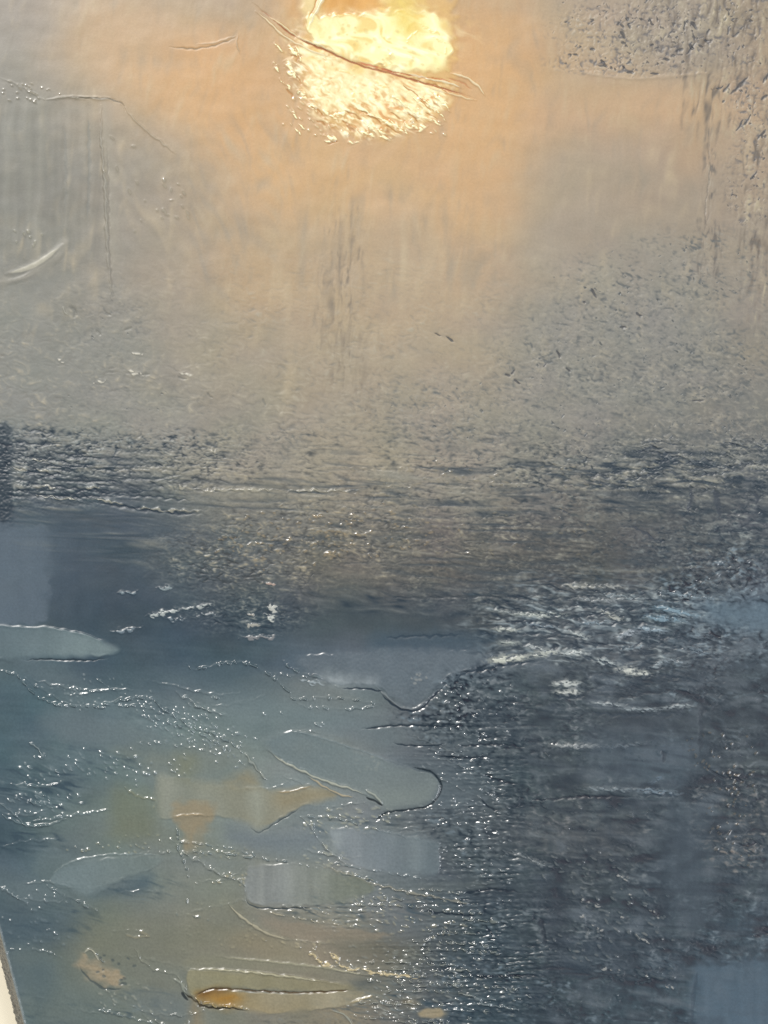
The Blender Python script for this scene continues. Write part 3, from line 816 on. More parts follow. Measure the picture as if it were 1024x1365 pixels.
# whitecaps
WC = []
for (x0, y0, x1, y1, w, c) in [
        (197, 822, 240, 812, 2.4, (168, 174, 172)), (240, 812, 284, 806, 1.8, (160, 166, 164)), (160, 790, 184, 788, 1.6, (120, 134, 142)), (208, 786, 232, 783, 1.6, (130, 142, 146)),
        (356, 810, 370, 812, 3.0, (186, 186, 180)), (352, 820, 368, 826, 3.2, (196, 198, 192)), (328, 832, 350, 836, 2.6, (160, 158, 150)), (330, 818, 338, 820, 2, (150, 146, 136)),
        (322, 850, 372, 848, 2.4, (128, 128, 130)), (264, 820, 290, 818, 1.6, (130, 138, 142)), (222, 826, 250, 824, 1.5, (110, 122, 130)), (150, 842, 188, 836, 2, (104, 118, 128)),
        (350, 778, 366, 778, 2.4, (174, 152, 140)), (400, 905, 430, 912, 2.0, (150, 160, 166)),
        (652, 882, 704, 874, 3.8, (190, 192, 182)), (704, 874, 744, 868, 3.2, (172, 176, 170)), (744, 868, 782, 872, 3.2, (178, 184, 184)), (790, 876, 824, 888, 3.0, (160, 168, 170)),
        (824, 890, 864, 900, 3.8, (190, 192, 186)), (868, 892, 884, 880, 2.0, (132, 142, 148)), (884, 878, 916, 884, 2.0, (124, 134, 142)), (738, 912, 772, 910, 2.6, (178, 182, 180)),
        (742, 922, 772, 922, 2.6, (182, 184, 180)), (790, 936, 830, 940, 2.0, (150, 158, 162)), (830, 944, 880, 946, 2.0, (146, 156, 162)), (884, 944, 920, 940, 1.8, (150, 158, 162)),
        (750, 780, 800, 782, 2.0, (158, 158, 152)), (800, 782, 832, 781, 1.8, (144, 146, 144)), (768, 798, 830, 800, 2.2, (122, 128, 132)), (656, 812, 700, 820, 1.8, (140, 146, 146)),
        (690, 818, 750, 820, 2.4, (158, 164, 160)), (802, 812, 828, 828, 1.8, (164, 166, 160)), (660, 838, 690, 840, 2.4, (170, 174, 168)), (668, 856, 690, 858, 2.2, (160, 166, 162)),
        (760, 842, 784, 850, 2.4, (172, 178, 178)), (820, 850, 850, 840, 3.2, (146, 154, 162)), (852, 836, 886, 842, 3.4, (140, 156, 168)), (860, 820, 910, 828, 2.8, (118, 140, 154)),
        (870, 806, 930, 822, 3.2, (122, 144, 158)), (800, 790, 860, 798, 2.0, (118, 128, 134)), (880, 786, 950, 800, 2.0, (122, 136, 146)), (766, 832, 810, 828, 1.8, (118, 132, 142)),
        (700, 830, 740, 836, 1.6, (112, 124, 134)), (820, 866, 860, 860, 2.2, (126, 138, 146)), (900, 860, 950, 872, 2.0, (110, 122, 132)), (700, 860, 730, 866, 2.0, (150, 156, 158)),
        (730, 992, 802, 994, 2.2, (138, 142, 144)), (800, 996, 860, 990, 1.4, (100, 110, 118)), (780, 1050, 850, 1052, 2.0, (122, 132, 138)), (850, 1052, 906, 1058, 2.4, (112, 126, 138)),
        (680, 1130, 735, 1160, 2.0, (108, 114, 118)), (870, 1046, 885, 1030, 1.8, (100, 116, 130))]:
    if x0 > 600:
        ex = .25 * (x1 - x0) + 6
        ridge([(x0 - ex, y0 + 1), ((x0 + x1) / 2, (y0 + y1) / 2), (x1 + ex, y1 + 1)], w=w * 2.6, h=.5, col=tuple(v * .93 for v in c), rag=.5, cmix=.6, dry=.6, taper=.45, n=6)
    k = dash(x0, y0, x1, y1, w, c, 1.5, bend=(x1 - x0) * .02, rag=.9, gloss=.4, part='whitecap' if w >= 2.6 else None)
for (p, w) in [([(600, 906), (640, 893), (690, 884), (724, 880)], 3.2), ([(800, 870), (840, 862), (862, 856), (900, 862), (950, 874)], 2.6), ([(770, 874), (810, 884), (830, 896)], 2.0),
               ([(700, 812), (760, 822), (830, 812)], 2.2), ([(760, 806), (820, 810), (880, 808)], 3.2), ([(690, 846), (740, 844), (790, 852)], 2.6), ([(790, 834), (850, 830), (910, 836)], 2.4),
               ([(840, 905), (880, 900), (940, 912)], 2.4), ([(736, 926), (750, 930), (780, 928)], 2.6), ([(780, 950), (840, 954), (920, 952)], 3.0), ([(860, 850), (900, 850), (940, 858)], 2.2),
               ([(510, 850), (560, 848), (620, 846)], 3.0), ([(620, 870), (640, 872), (650, 878)], 2.2), ([(850, 1061), (880, 1060), (912, 1064)], 2.4)]:
    groove(p, w=w, depth=1.4, col=(46, 58, 70), cmix=.7, rag=.7)
slab([(930, 804), (970, 800), (1034, 804), (1034, 838), (990, 840), (945, 830)], h=.5, col=(100, 119, 134), soft=12, flat=.7, mix=.75, streak=2, sang=0, part='knife_stroke',
     label='clear blue patch at the right edge of the water', wob=3)
slab([(500, 846), (560, 842), (640, 844), (660, 852), (640, 864), (580, 868), (500, 866)], h=.2, col=(66, 86, 102), soft=12, flat=.5, mix=.6, part=None, wob=3)
# V shaped mauve slab in the middle
slab([(395, 880), (430, 872), (500, 866), (570, 866), (640, 868), (655, 876), (620, 894), (592, 906), (574, 926), (556, 942), (534, 940), (516, 926), (500, 914), (460, 912), (420, 904)],
     h=1.2, col=(104, 115, 124), soft=3.5, flat=.8, mix=.8, streak=2.5, sang=90, slen=40, swid=10, lip=.6, wob=2, part='knife_stroke',
     label='mauve grey slab ending in a V in the middle of the water', gloss=.42, fine=.1)
slab([(428, 896), (470, 900), (500, 903), (500, 914), (470, 916), (430, 912)], h=.6, col=(160, 168, 172), soft=5, flat=.4, mix=.75, streak=12, sang=90, slen=20, swid=5, part=None)
ridge([(500, 914), (518, 930), (536, 943), (556, 943), (572, 930)], w=1.8, h=1.6, col=(140, 146, 150), gloss=.3)
groove([(505, 922), (522, 938), (540, 947), (560, 946), (576, 930), (596, 910)], w=2.2, depth=2.0, col=(38, 48, 60))
groove([(455, 918), (485, 918), (514, 922)], w=1.6, depth=1.6, col=(40, 50, 62))
beads([(560, 905, 14, 8)], 8, 94, col=(170, 170, 168), h=(.6, 1.2), size=(1.5, 2.6))

# pale tongue at the far left
slab([(-14, 836), (40, 835), (80, 838), (120, 848), (157, 865), (148, 873), (110, 877), (60, 877), (-14, 878)], h=2.2, col=(104, 121, 128), col2=(132, 148, 150), soft=2.5, flat=.85,
     mix=.9, streak=3, sang=90, slen=50, swid=9, lip=.5, wob=1.2, label='pale pointed tongue of paint at the left edge', gloss=.42)
groove([(30, 880), (70, 879), (120, 880), (146, 876)], w=1.8, depth=1.6, col=(44, 56, 64))  # dark line paints the shadow under the tongue
slab([(140, 902), (180, 896), (232, 900), (250, 906), (230, 912), (170, 912)], h=.3, col=(118, 132, 136), soft=10, flat=.4, mix=.65, part=None)
slab([(110, 896), (140, 880), (240, 884), (330, 880), (380, 920), (300, 930), (250, 912), (170, 924), (130, 920)], h=.1, col=(72, 89, 100), soft=16, flat=.4, mix=.55, part=None)
slab([(90, 935), (120, 945), (125, 985), (100, 1000), (85, 975)], h=.2, col=(112, 124, 132), soft=16, flat=.4, mix=.4, part=None)
slab([(290, 915), (350, 905), (400, 925), (470, 945), (520, 960), (520, 985), (440, 985), (350, 980), (300, 960)], h=.3, col=(112, 127, 132), soft=26, flat=.6, mix=.7, part=None)

# strings of beaded paint
def string(pts, w=1.6, h=2.4, bead=.75, col=(128, 142, 146), **kw):
    kw.setdefault('gloss', .14)
    kw.setdefault('blen', 6)
    return ridge(pts, w=w * 1.15, h=h * 1.2, bead=bead, col=col, rag=.6, taper=.1, cmix=.55, **kw)


RID = dict(part='paint_ridge')
string([(0, 893), (25, 902), (45, 925), (80, 940), (130, 940), (180, 930), (202, 932), (225, 950), (260, 970), (300, 985), (326, 1006)], **RID)
string([(326, 1004), (338, 1020), (356, 1039)], w=2.0, h=3.0, bead=.2, col=(176, 180, 172))
string([(245, 884), (262, 892), (300, 884), (330, 885), (360, 900), (384, 921), (392, 932), (440, 930), (506, 938)], **RID)
string([(375, 880), (398, 896), (430, 903)], w=1.8)
string([(235, 922), (250, 932), (270, 943), (303, 955)], w=2.0, h=3.0, bead=.5, col=(176, 184, 184), **RID)
string([(40, 990), (50, 997), (59, 1010)], w=1.7, h=2.8, bead=.4, col=(170, 178, 178))
string([(390, 936), (420, 944), (470, 945), (512, 940)], w=1.2, h=1.6)
string([(100, 948), (160, 940), (205, 946), (240, 968), (290, 990), (322, 1012)], w=1.4, h=1.8)
string([(128, 905), (150, 918), (170, 928)], w=1.3, h=1.3)
string([(0, 1085), (30, 1098), (60, 1100), (90, 1092)], w=1.6, h=2.0, bead=.3)
string([(0, 1070), (20, 1085), (36, 1100), (60, 1100)], w=1.4, h=1.8, bead=.3)
string([(20, 1060), (50, 1072), (84, 1076)], w=1.5, h=2.0, bead=.6)
string([(40, 1096), (90, 1088), (150, 1078)], w=1.4, h=1.4, bead=.2)
string([(0, 1182), (18, 1192), (38, 1205)], w=2.0, h=2.6, bead=.5, col=(160, 172, 176), **RID)
string([(62, 1180), (88, 1194), (130, 1214)], w=1.7, h=2.6, bead=.7, **RID)
string([(236, 1100), (238, 1130), (246, 1150), (250, 1170), (250, 1210)], w=1.6, h=2.4, bead=.8)
string([(240, 1136), (270, 1150), (296, 1166), (326, 1178), (326, 1196)], w=2.0, h=2.8, bead=.5, col=(160, 164, 158), **RID)
string([(240, 1135), (300, 1138), (360, 1146), (420, 1156), (512, 1176)], w=1.5, h=2.4, bead=.75)
string([(225, 1120), (290, 1128), (350, 1142)], w=1.3, h=1.8, bead=.8)
string([(400, 1088), (414, 1100), (424, 1118), (440, 1134), (466, 1156)], w=1.9, h=2.8, bead=.5, col=(170, 174, 170), **RID)
string([(400, 1088), (460, 1094), (520, 1110), (580, 1124)], w=1.4, h=2.2, bead=.7)
string([(420, 1152), (460, 1164), (500, 1178), (560, 1192), (640, 1206)], w=1.9, h=2.6, bead=.4, col=(176, 168, 148), **RID)
string([(440, 1150), (500, 1160), (570, 1172)], w=1.2, h=2.0, bead=.7)
string([(0, 1270), (20, 1266), (60, 1268), (90, 1282)], w=1.3, h=1.8, bead=.8)
string([(180, 1264), (190, 1280), (206, 1292), (236, 1300), (250, 1322)], w=1.7, h=2.6, bead=.5, col=(170, 172, 160), **RID)
string([(166, 1245), (180, 1250), (198, 1246), (184, 1242)], w=1.8, h=2.6, bead=.3, col=(188, 172, 140))
string([(210, 1215), (230, 1219), (262, 1221), (290, 1232)], w=1.3, h=1.8, bead=.8)
string([(130, 1345), (170, 1355), (210, 1366)], w=1.4, h=2.2, bead=.5)
string([(0, 1130), (30, 1122), (80, 1118)], w=1.3, h=1.2, bead=.3)
string([(165, 1050), (185, 1062), (206, 1066), (204, 1080)], w=1.8, h=2.2, bead=.5, col=(160, 160, 136))

BC = (140, 152, 156)  # pale crest paint that also lifts the glints
beads([(240, 960, 50, 22), (290, 985, 40, 18)], 110, 501, col=BC, size=(1.0, 1.8), h=(1.2, 2.6), asp=2.0, ang=25)
beads(None, 90, 502, along=[(180, 932), (225, 955), (290, 990), (330, 1020)], spread=9, col=BC, size=(1.0, 1.7), h=(1.2, 2.6))
beads([(110, 915, 60, 14), (100, 930, 40, 12)], 40, 503, col=BC, size=(1.0, 1.6), h=(.6, 1.5), asp=2.5)
mottle(blobs([(240, 965, 60, 26, .5)]), 9, 4, 523, (96, 112, 118), (140, 152, 155), .2, .3, .1, 20)
beads([(50, 1040, 32, 32), (130, 1015, 50, 20), (60, 1070, 50, 26)], 90, 504, col=BC, size=(1.0, 2.0), h=(1.4, 3.0), asp=2.4, ang=20)
beads([(220, 1010, 50, 26), (190, 1030, 60, 18)], 40, 505, col=BC, size=(1.1, 2.2), h=(1.4, 3.0))
beads([(363, 950, 14, 8), (427, 966, 5, 4), (275, 928, 12, 4), (287, 930, 6, 6), (432, 1012, 6, 5)], 14, 506, col=BC, size=(1.4, 2.2), h=(2, 3))
beads([(492, 1022, 20, 8), (480, 1015, 24, 12)], 12, 507, col=(200, 196, 180), size=(1.6, 2.6), h=(2, 3.2), asp=1.8, ang=10)
beads([(150, 1130, 50, 10), (200, 1125, 60, 14), (280, 1135, 60, 12)], 50, 508, col=(160, 160, 140), size=(1.0, 1.9), h=(1.2, 2.6), asp=2)
beads([(40, 1230, 50, 30), (60, 1255, 40, 12), (50, 1200, 40, 15)], 36, 509, col=BC, size=(1.2, 2.4), h=(1.4, 2.8), asp=2.2)
beads([(460, 1100, 60, 14), (440, 1140, 40, 14), (480, 1085, 60, 10)], 90, 510, col=(176, 176, 160), size=(1.1, 2.2), h=(1.4, 3.0), asp=3, ang=12)
beads([(480, 1200, 90, 24), (520, 1230, 110, 24), (440, 1175, 60, 10)], 190, 511, col=(170, 166, 148), size=(1.0, 2.0), h=(1.4, 2.8), asp=3.2, ang=10)
beads([(540, 1280, 100, 24), (600, 1330, 120, 34), (520, 1340, 60, 14)], 150, 512, col=(160, 162, 156), size=(1.0, 2.0), h=(1.4, 2.8), asp=3.4, ang=6)
beads([(640, 930, 60, 24), (620, 980, 60, 40), (610, 1060, 60, 60)], 200, 513, col=(148, 154, 158), size=(1.0, 1.7), h=(.9, 2.2), asp=2.6, ang=4, cmix=.5)
beads([(260, 1210, 12, 50), (250, 1260, 8, 40), (330, 1240, 10, 14)], 34, 514, col=(160, 160, 142), size=(1.0, 2.0), h=(1.2, 2.6))
beads([(420, 1262, 30, 14), (360, 1255, 80, 10), (320, 1170, 50, 10)], 50, 515, col=(188, 178, 150), size=(1.0, 2.2), h=(1.4, 2.8), asp=2.4, ang=20)
beads([(820, 1190, 70, 30), (860, 1230, 60, 30), (800, 1260, 90, 25), (770, 1150, 60, 20)], 90, 516, col=(136, 138, 138), size=(1.2, 2.4), h=(.7, 1.7), asp=3, ang=30, cmix=.6)
beads([(970, 1110, 36, 50), (960, 1000, 50, 30), (985, 1040, 30, 20)], 90, 517, col=(146, 132, 118), size=(1.1, 2.2), h=(.6, 1.6), asp=2.4, ang=-40, cmix=.55)
beads([(740, 1330, 90, 24), (860, 1300, 50, 12)], 60, 518, col=(112, 118, 122), size=(1.4, 2.8), h=(.6, 1.4), asp=2.6, ang=10, cmix=.5)
beads([(800, 1000, 90, 20), (760, 1080, 90, 30)], 70, 519, col=(112, 114, 116), size=(1.1, 2.0), h=(.5, 1.3), asp=2.6, cmix=.5)
beads([(620, 1180, 70, 60), (650, 1100, 40, 50)], 120, 520, col=(140, 146, 150), size=(1, 1.7), h=(.8, 2.0), asp=3, ang=4, cmix=.5)
beads([(200, 1340, 70, 20), (160, 1320, 40, 20)], 26, 521, col=(168, 170, 160), size=(1.2, 2.2), h=(1.4, 2.6), asp=2.4, ang=30)
for (x0, y0, x1, y1) in [(770, 1195, 800, 1210), (806, 1215, 846, 1232), (846, 1244, 884, 1268), (775, 1210, 780, 1236), (830, 1196, 846, 1192), (816, 1160, 836, 1176), (800, 1290, 826, 1296),
                         (852, 1296, 866, 1302), (884, 1310, 896, 1318), (790, 1230, 812, 1250), (868, 1212, 880, 1228)]:
    dash(x0, y0, x1, y1, 1.8, (140, 140, 138), 1.3, rag=1, bead=.6)

# ================= lower strokes
# lens shaped slab
lens_id = slab([(352, 992), (366, 980), (396, 975), (440, 986), (490, 1004), (545, 1024), (574, 1031), (585, 1044), (582, 1060), (568, 1073), (540, 1078), (514, 1081), (500, 1070),
                (462, 1052), (420, 1036), (384, 1018)], h=2.2, col=(116, 130, 134), col2=(130, 139, 138), soft=3.0, flat=.9, mix=.85, lip=.5, wob=.8,
               label='long blue grey leaf shaped slab with a bright lower ridge', gloss=.36, fine=.06, streak=1.5, sang=25, gdir=(.5, .5))
slab([(490, 1058), (530, 1050), (566, 1056), (560, 1070), (530, 1075), (508, 1074)], h=.1, col=(138, 147, 142), soft=14, flat=.2, mix=.6, part=None)
groove([(548, 1022), (574, 1029), (588, 1044), (584, 1062), (569, 1075), (540, 1080), (516, 1083), (508, 1088), (497, 1098)], w=1.8, depth=2.6, col=(34, 42, 48), taper=.1, rag=.2)  # dark outline paints the shadow along the slab's right and lower edge
ridge([(358, 1000), (376, 1014), (400, 1026), (424, 1037), (446, 1045), (470, 1052), (492, 1060)], w=2.2, h=3.2, col=(196, 196, 180), rag=.35, gloss=.24, part='paint_ridge', parent=lens_id,
      label='long bright cream ridge under the leaf shaped slab')
ridge([(410, 1034), (430, 1047), (452, 1058), (474, 1063)], w=1.8, h=2.6, col=(196, 180, 150), gloss=.26, part='paint_ridge', parent=lens_id)
ridge([(488, 1054), (500, 1060), (510, 1072)], w=2.4, h=3.0, col=(176, 180, 170), gloss=.26)
groove([(486, 1062), (500, 1068), (512, 1076)], w=2, depth=2, col=(36, 40, 42))
groove([(480, 972), (520, 968), (560, 967), (604, 969)], w=2.0, depth=2, col=(38, 48, 58), taper=.2)
groove([(520, 990), (550, 994), (600, 992)], w=1.6, depth=1.6, col=(42, 52, 62), taper=.3)
ridge([(376, 978), (400, 976), (430, 984), (480, 1000), (540, 1020)], w=1.4, h=.8, col=(128, 142, 148), cmix=.4)

# tan slabs
tan_id = slab([(209, 1036), (240, 1036), (300, 1043), (345, 1050), (378, 1053), (416, 1047), (450, 1060), (430, 1068), (402, 1075), (376, 1090), (346, 1107), (330, 1099),
               (290, 1088), (240, 1090), (211, 1088)], h=1.8, col=(148, 150, 136), col2=(156, 148, 124), soft=3, flat=.88, mix=.9, streak=5, sang=90, slen=70, swid=14, lip=.5, wob=1.0,
              label='olive tan slab with streaks below the leaf shaped slab', gloss=.36, fine=.05)
slab([(332, 1052), (352, 1054), (350, 1100), (338, 1104)], h=.1, col=(156, 160, 148), soft=9, flat=.1, mix=.6, part=None)
slab([(370, 1058), (420, 1052), (444, 1060), (410, 1070), (376, 1080)], h=.1, col=(150, 136, 106), soft=9, flat=.1, mix=.6, part=None)
ridge([(368, 1056), (392, 1054), (418, 1047)], w=1.4, h=1.2, col=(170, 152, 120), gloss=.3)
groove([(330, 1101), (346, 1109), (376, 1092), (402, 1077)], w=1.3, depth=1.4, col=(70, 78, 80))
slab([(226, 1078), (246, 1068), (282, 1070), (286, 1092), (272, 1108), (262, 1130), (250, 1134), (242, 1110)], h=.5, col=(160, 142, 112), soft=9, flat=.4, mix=.8, wob=3,
     label='sand coloured dab hanging under the olive slab', gloss=.4)
ridge([(230, 1088), (256, 1086), (280, 1088)], w=1.4, h=1.3, col=(182, 160, 124), bead=.4)
slab([(150, 1056), (176, 1050), (204, 1060), (206, 1114), (150, 1118)], h=.2, col=(122, 126, 106), soft=12, flat=.5, mix=.75, part=None)
slab([(236, 1006), (262, 1010), (256, 1034), (236, 1034)], h=.1, col=(134, 134, 104), soft=12, flat=.1, mix=.55, part=None)
slab([(310, 1036), (330, 1026), (346, 1040), (340, 1050), (300, 1044)], h=.1, col=(166, 148, 112), soft=9, flat=.1, mix=.7, part=None)
# leaf at lower left
slab([(66, 1172), (92, 1153), (130, 1144), (180, 1141), (216, 1144), (200, 1160), (160, 1174), (118, 1196), (94, 1184)], h=1.6, col=(122, 137, 141), col2=(122, 134, 132), soft=3, flat=.85,
     mix=.85, streak=3, sang=70, slen=40, swid=9, lip=.4, label='pale blue curved leaf stroke at the lower left', gloss=.4, fine=.05)
ridge([(66, 1168), (92, 1150), (130, 1141), (180, 1138), (216, 1140)], w=1.3, h=1.0, col=(140, 152, 152), bead=.3)
slab([(120, 1196), (160, 1178), (200, 1164), (200, 1190), (160, 1196)], h=-.1, col=(78, 96, 108), soft=9, flat=.3, mix=.75, part=None)
slab([(-12, 1110), (40, 1112), (66, 1124), (40, 1138), (-12, 1140)], h=-.1, col=(70, 86, 96), soft=10, flat=.3, mix=.7, part=None)
slab([(-12, 1196), (40, 1204), (110, 1214), (100, 1258), (20, 1262), (-12, 1240)], h=-.1, col=(80, 96, 106), soft=16, flat=.2, mix=.6, part=None)
slab([(20, 1266), (80, 1270), (110, 1300), (130, 1360), (60, 1370), (30, 1320)], h=.3, col=(112, 122, 118), soft=14, flat=.6, mix=.7, part=None, streak=2.5, sang=60)
slab([(60, 1275), (80, 1300), (60, 1345), (40, 1330), (30, 1290)], h=.0, col=(92, 108, 114), soft=12, flat=.1, mix=.6, part=None)
# olive ground
slab([(150, 1215), (240, 1190), (330, 1205), (350, 1250), (300, 1300), (200, 1330), (120, 1300)], h=.2, col=(128, 128, 113), soft=40, flat=.5, mix=.65, part=None, streak=2)
slab([(100, 1230), (150, 1205), (160, 1260), (120, 1300), (90, 1290)], h=.1, col=(126, 128, 108), soft=24, flat=.3, mix=.5, part=None)
# grey blocks
slab([(330, 1160), (344, 1153), (400, 1152), (450, 1160), (500, 1182), (470, 1200), (430, 1206), (360, 1208), (336, 1204), (326, 1186)], h=2.0, col=(146, 150, 150), col2=(128, 133, 120), soft=3,
     flat=.88, mix=.9, streak=8, sang=90, slen=70, swid=9, lip=.5, wob=1.0, label='squarish grey block of paint with painted bands of gloss', gloss=.34, fine=.05)
groove([(326, 1192), (334, 1206), (360, 1211), (420, 1209)], w=1.5, depth=1.8, col=(48, 58, 64))
slab([(440, 1108), (456, 1104), (520, 1108), (580, 1118), (586, 1140), (582, 1166), (540, 1166), (480, 1156), (452, 1136)], h=1.6, col=(136, 144, 150), col2=(118, 130, 136), soft=4, flat=.85,
     mix=.88, streak=5, sang=90, slen=60, swid=10, lip=.3, wob=1.2, label='slate blue block right of the streaked grey block', gloss=.36, fine=.05)
for bx, bw, bc in [(350, 5, (164, 167, 162)), (366, 3, (158, 160, 156)), (392, 5, (160, 163, 156)), (404, 3, (152, 156, 148)), (334, 3, (158, 162, 160))]:  # pale bands: knife gloss painted into the grey block's colour
    slab([(bx - bw, 1156), (bx + bw, 1155), (bx + bw - 3, 1203), (bx - bw - 3, 1205)], h=.05, col=bc, soft=bw * 1.6, flat=.1, mix=.55, part=None, wob=1)
for bx, bw, bc in [(474, 5, (148, 154, 158)), (508, 7, (126, 136, 144)), (552, 8, (138, 148, 150))]:  # gloss bands of the slate block, likewise put into its colour
    slab([(bx - bw, 1112), (bx + bw, 1114), (bx + bw, 1160), (bx - bw, 1156)], h=.05, col=bc, soft=bw * 1.6, flat=.1, mix=.5, part=None, wob=1)
slab([(334, 1055), (350, 1056), (350, 1100), (340, 1104)], h=.05, col=(168, 170, 156), soft=8, flat=.1, mix=.6, part=None)
slab([(214, 1040), (232, 1039), (230, 1084), (214, 1084)], h=.05, col=(158, 160, 148), soft=8, flat=.1, mix=.5, part=None)
slab([(440, 1108), (454, 1106), (456, 1126), (448, 1132)], h=.1, col=(170, 178, 180), soft=6, flat=.1, mix=.7, part=None)
slab([(304, 1098), (350, 1108), (420, 1106), (420, 1130), (360, 1136), (300, 1126)], h=.4, col=(118, 128, 136), soft=10, flat=.6, mix=.7, part=None)
# cream ridge
ridge([(304, 1204), (322, 1222), (346, 1238), (366, 1248), (388, 1253)], w=2.3, h=3.4, col=(198, 190, 166), gloss=.24, rag=.3, part='paint_ridge', label='short bold cream ridge above the yellow slabs')
ridge([(388, 1252), (410, 1255), (440, 1258)], w=1.2, h=1.2, col=(150, 146, 130))
slab([(350, 1222), (400, 1228), (470, 1238), (520, 1246), (480, 1256), (400, 1254), (360, 1240)], h=.7, col=(148, 136, 118), soft=5, flat=.7, mix=.85, streak=2.5, sang=8, slen=80, swid=6,
     label='tan flat stroke running right from the cream ridge', gloss=.4)
ridge([(340, 1212), (400, 1224), (470, 1236)], w=1.3, h=1.6, bead=.8, col=(180, 172, 150))
slab([(440, 1255), (510, 1252), (560, 1258), (560, 1276), (500, 1280), (450, 1272)], h=.2, col=(112, 112, 98), soft=14, flat=.3, mix=.6, part=None)
slab([(330, 1236), (390, 1262), (400, 1278), (320, 1272), (300, 1250)], h=.1, col=(146, 136, 112), soft=14, flat=.3, mix=.6, part=None)
# sand blob
slab([(104, 1282), (112, 1272), (124, 1278), (140, 1286), (160, 1296), (168, 1308), (150, 1316), (128, 1308), (112, 1296)], h=1.0, col=(172, 153, 124), soft=5, flat=.5, mix=.9, wob=4,
     label='ragged sand coloured blot near the lower left corner', gloss=.5, fine=.2)
ridge([(110, 1270), (122, 1266), (134, 1282)], w=1.6, h=1.6, col=(196, 192, 174))
string([(118, 1264), (132, 1274), (140, 1286)], w=1.4, h=2)
groove([(104, 1286), (118, 1304), (140, 1318), (166, 1318)], w=2, depth=1.2, col=(70, 80, 82), cmix=.6)
beads([(150, 1290, 30, 26)], 14, 530, col=(84, 92, 92), size=(1.5, 2.6), h=(-1.2, -.5), asp=2)

# yellow slabs
ridge([(288, 1275), (330, 1279), (400, 1286), (440, 1291), (500, 1302)], w=2.0, h=2.6, col=(190, 184, 158), gloss=.26, rag=.3, part='paint_ridge', label='thin pale ridge along the top of the yellow slabs')
slab([(252, 1278), (288, 1273), (380, 1282), (440, 1290), (430, 1298), (340, 1292), (252, 1290)], h=1.0, col=(142, 140, 120), soft=4, flat=.7, mix=.85, streak=2, sang=5, slen=90, swid=5,
     part=None, gloss=.36)
ya = slab([(251, 1294), (270, 1292), (340, 1296), (410, 1304), (468, 1312), (480, 1318), (440, 1322), (370, 1321), (310, 1318), (280, 1318), (256, 1328), (250, 1312)], h=2.6,
          col=(156, 149, 118), col2=(150, 142, 114), soft=2.5, flat=.9, mix=.92, streak=4, sang=90, slen=30, swid=12, lip=.6, wob=.7, label='upper yellow ochre slab near the bottom edge', gloss=.34,
          fine=.05)
ridge([(252, 1292), (290, 1292), (350, 1297), (410, 1305), (440, 1309)], w=1.5, h=2.0, col=(196, 190, 162), gloss=.26, part='paint_ridge', parent=ya)
yb = slab([(262, 1327), (284, 1320), (320, 1322), (400, 1324), (468, 1320), (486, 1324), (470, 1338), (430, 1345), (360, 1352), (322, 1346), (288, 1341), (268, 1336)], h=1.5,
          col=(172, 154, 116), col2=(166, 157, 132), soft=2.5, flat=.9, mix=.92, streak=6, sang=90, slen=30, swid=10, lip=.4, wob=.9, label='lower ochre slab with an orange left end', gloss=.34,
          fine=.05)
slab([(262, 1328), (280, 1321), (312, 1322), (322, 1332), (306, 1341), (284, 1339)], h=.1, col=(176, 122, 40), soft=10, flat=.1, mix=.85, part=None, wob=2)
slab([(264, 1325), (280, 1319), (304, 1320), (286, 1324), (272, 1330)], h=-1.2, col=(100, 62, 14), soft=4, flat=.1, mix=.85, part=None, wob=1)
groove([(262, 1326), (284, 1318), (330, 1320), (400, 1323), (466, 1320)], w=1.5, depth=2.4, col=(84, 62, 34), taper=.05, rag=.3)
groove([(242, 1322), (254, 1330), (268, 1339), (284, 1344), (306, 1344), (330, 1350)], w=2.2, depth=2.0, col=(44, 36, 22), rag=.6)
string([(256, 1326), (268, 1336), (290, 1341), (310, 1341), (332, 1346)], w=1.8, h=2.6, bead=.6, col=(200, 176, 120))
ridge([(230, 1304), (240, 1310), (248, 1324)], w=1.8, h=2, col=(160, 164, 152), gloss=.28)
groove([(240, 1322), (248, 1330), (252, 1333)], w=3, depth=1.6, col=(40, 44, 44))
slab([(254, 1334), (268, 1342), (270, 1378), (256, 1378)], h=.1, col=(158, 138, 106), soft=8, flat=.2, mix=.7, part=None)
ridge([(440, 1346), (458, 1352), (474, 1372)], w=1.6, h=2.0, col=(170, 172, 160), gloss=.28)
ridge([(466, 1338), (480, 1332), (500, 1326)], w=2.0, h=2.2, col=(186, 172, 138), gloss=.3)
for (x0, y0, x1, y1) in [(420, 1278, 446, 1290), (446, 1284, 480, 1296), (410, 1268, 430, 1284), (470, 1290, 520, 1300), (440, 1268, 452, 1284), (498, 1296, 560, 1304)]:
    dash(x0, y0, x1, y1, 2.2, (194, 178, 142), 2.4, rag=.8, gloss=.28)
slab([(468, 1310), (480, 1304), (510, 1304), (500, 1316), (478, 1320)], h=-.4, col=(92, 98, 98), soft=6, flat=.2, mix=.7, part=None)
slab([(556, 1350), (566, 1344), (584, 1344), (596, 1350), (586, 1357), (566, 1357)], h=.9, col=(184, 164, 128), soft=4, flat=.6, mix=.9, wob=1.2, label='small oval tan dab at the bottom edge', gloss=.4)
slab([(538, 1334), (548, 1332), (558, 1336), (546, 1340)], h=.6, col=(176, 156, 118), soft=5, flat=.4, mix=.8, part=None)
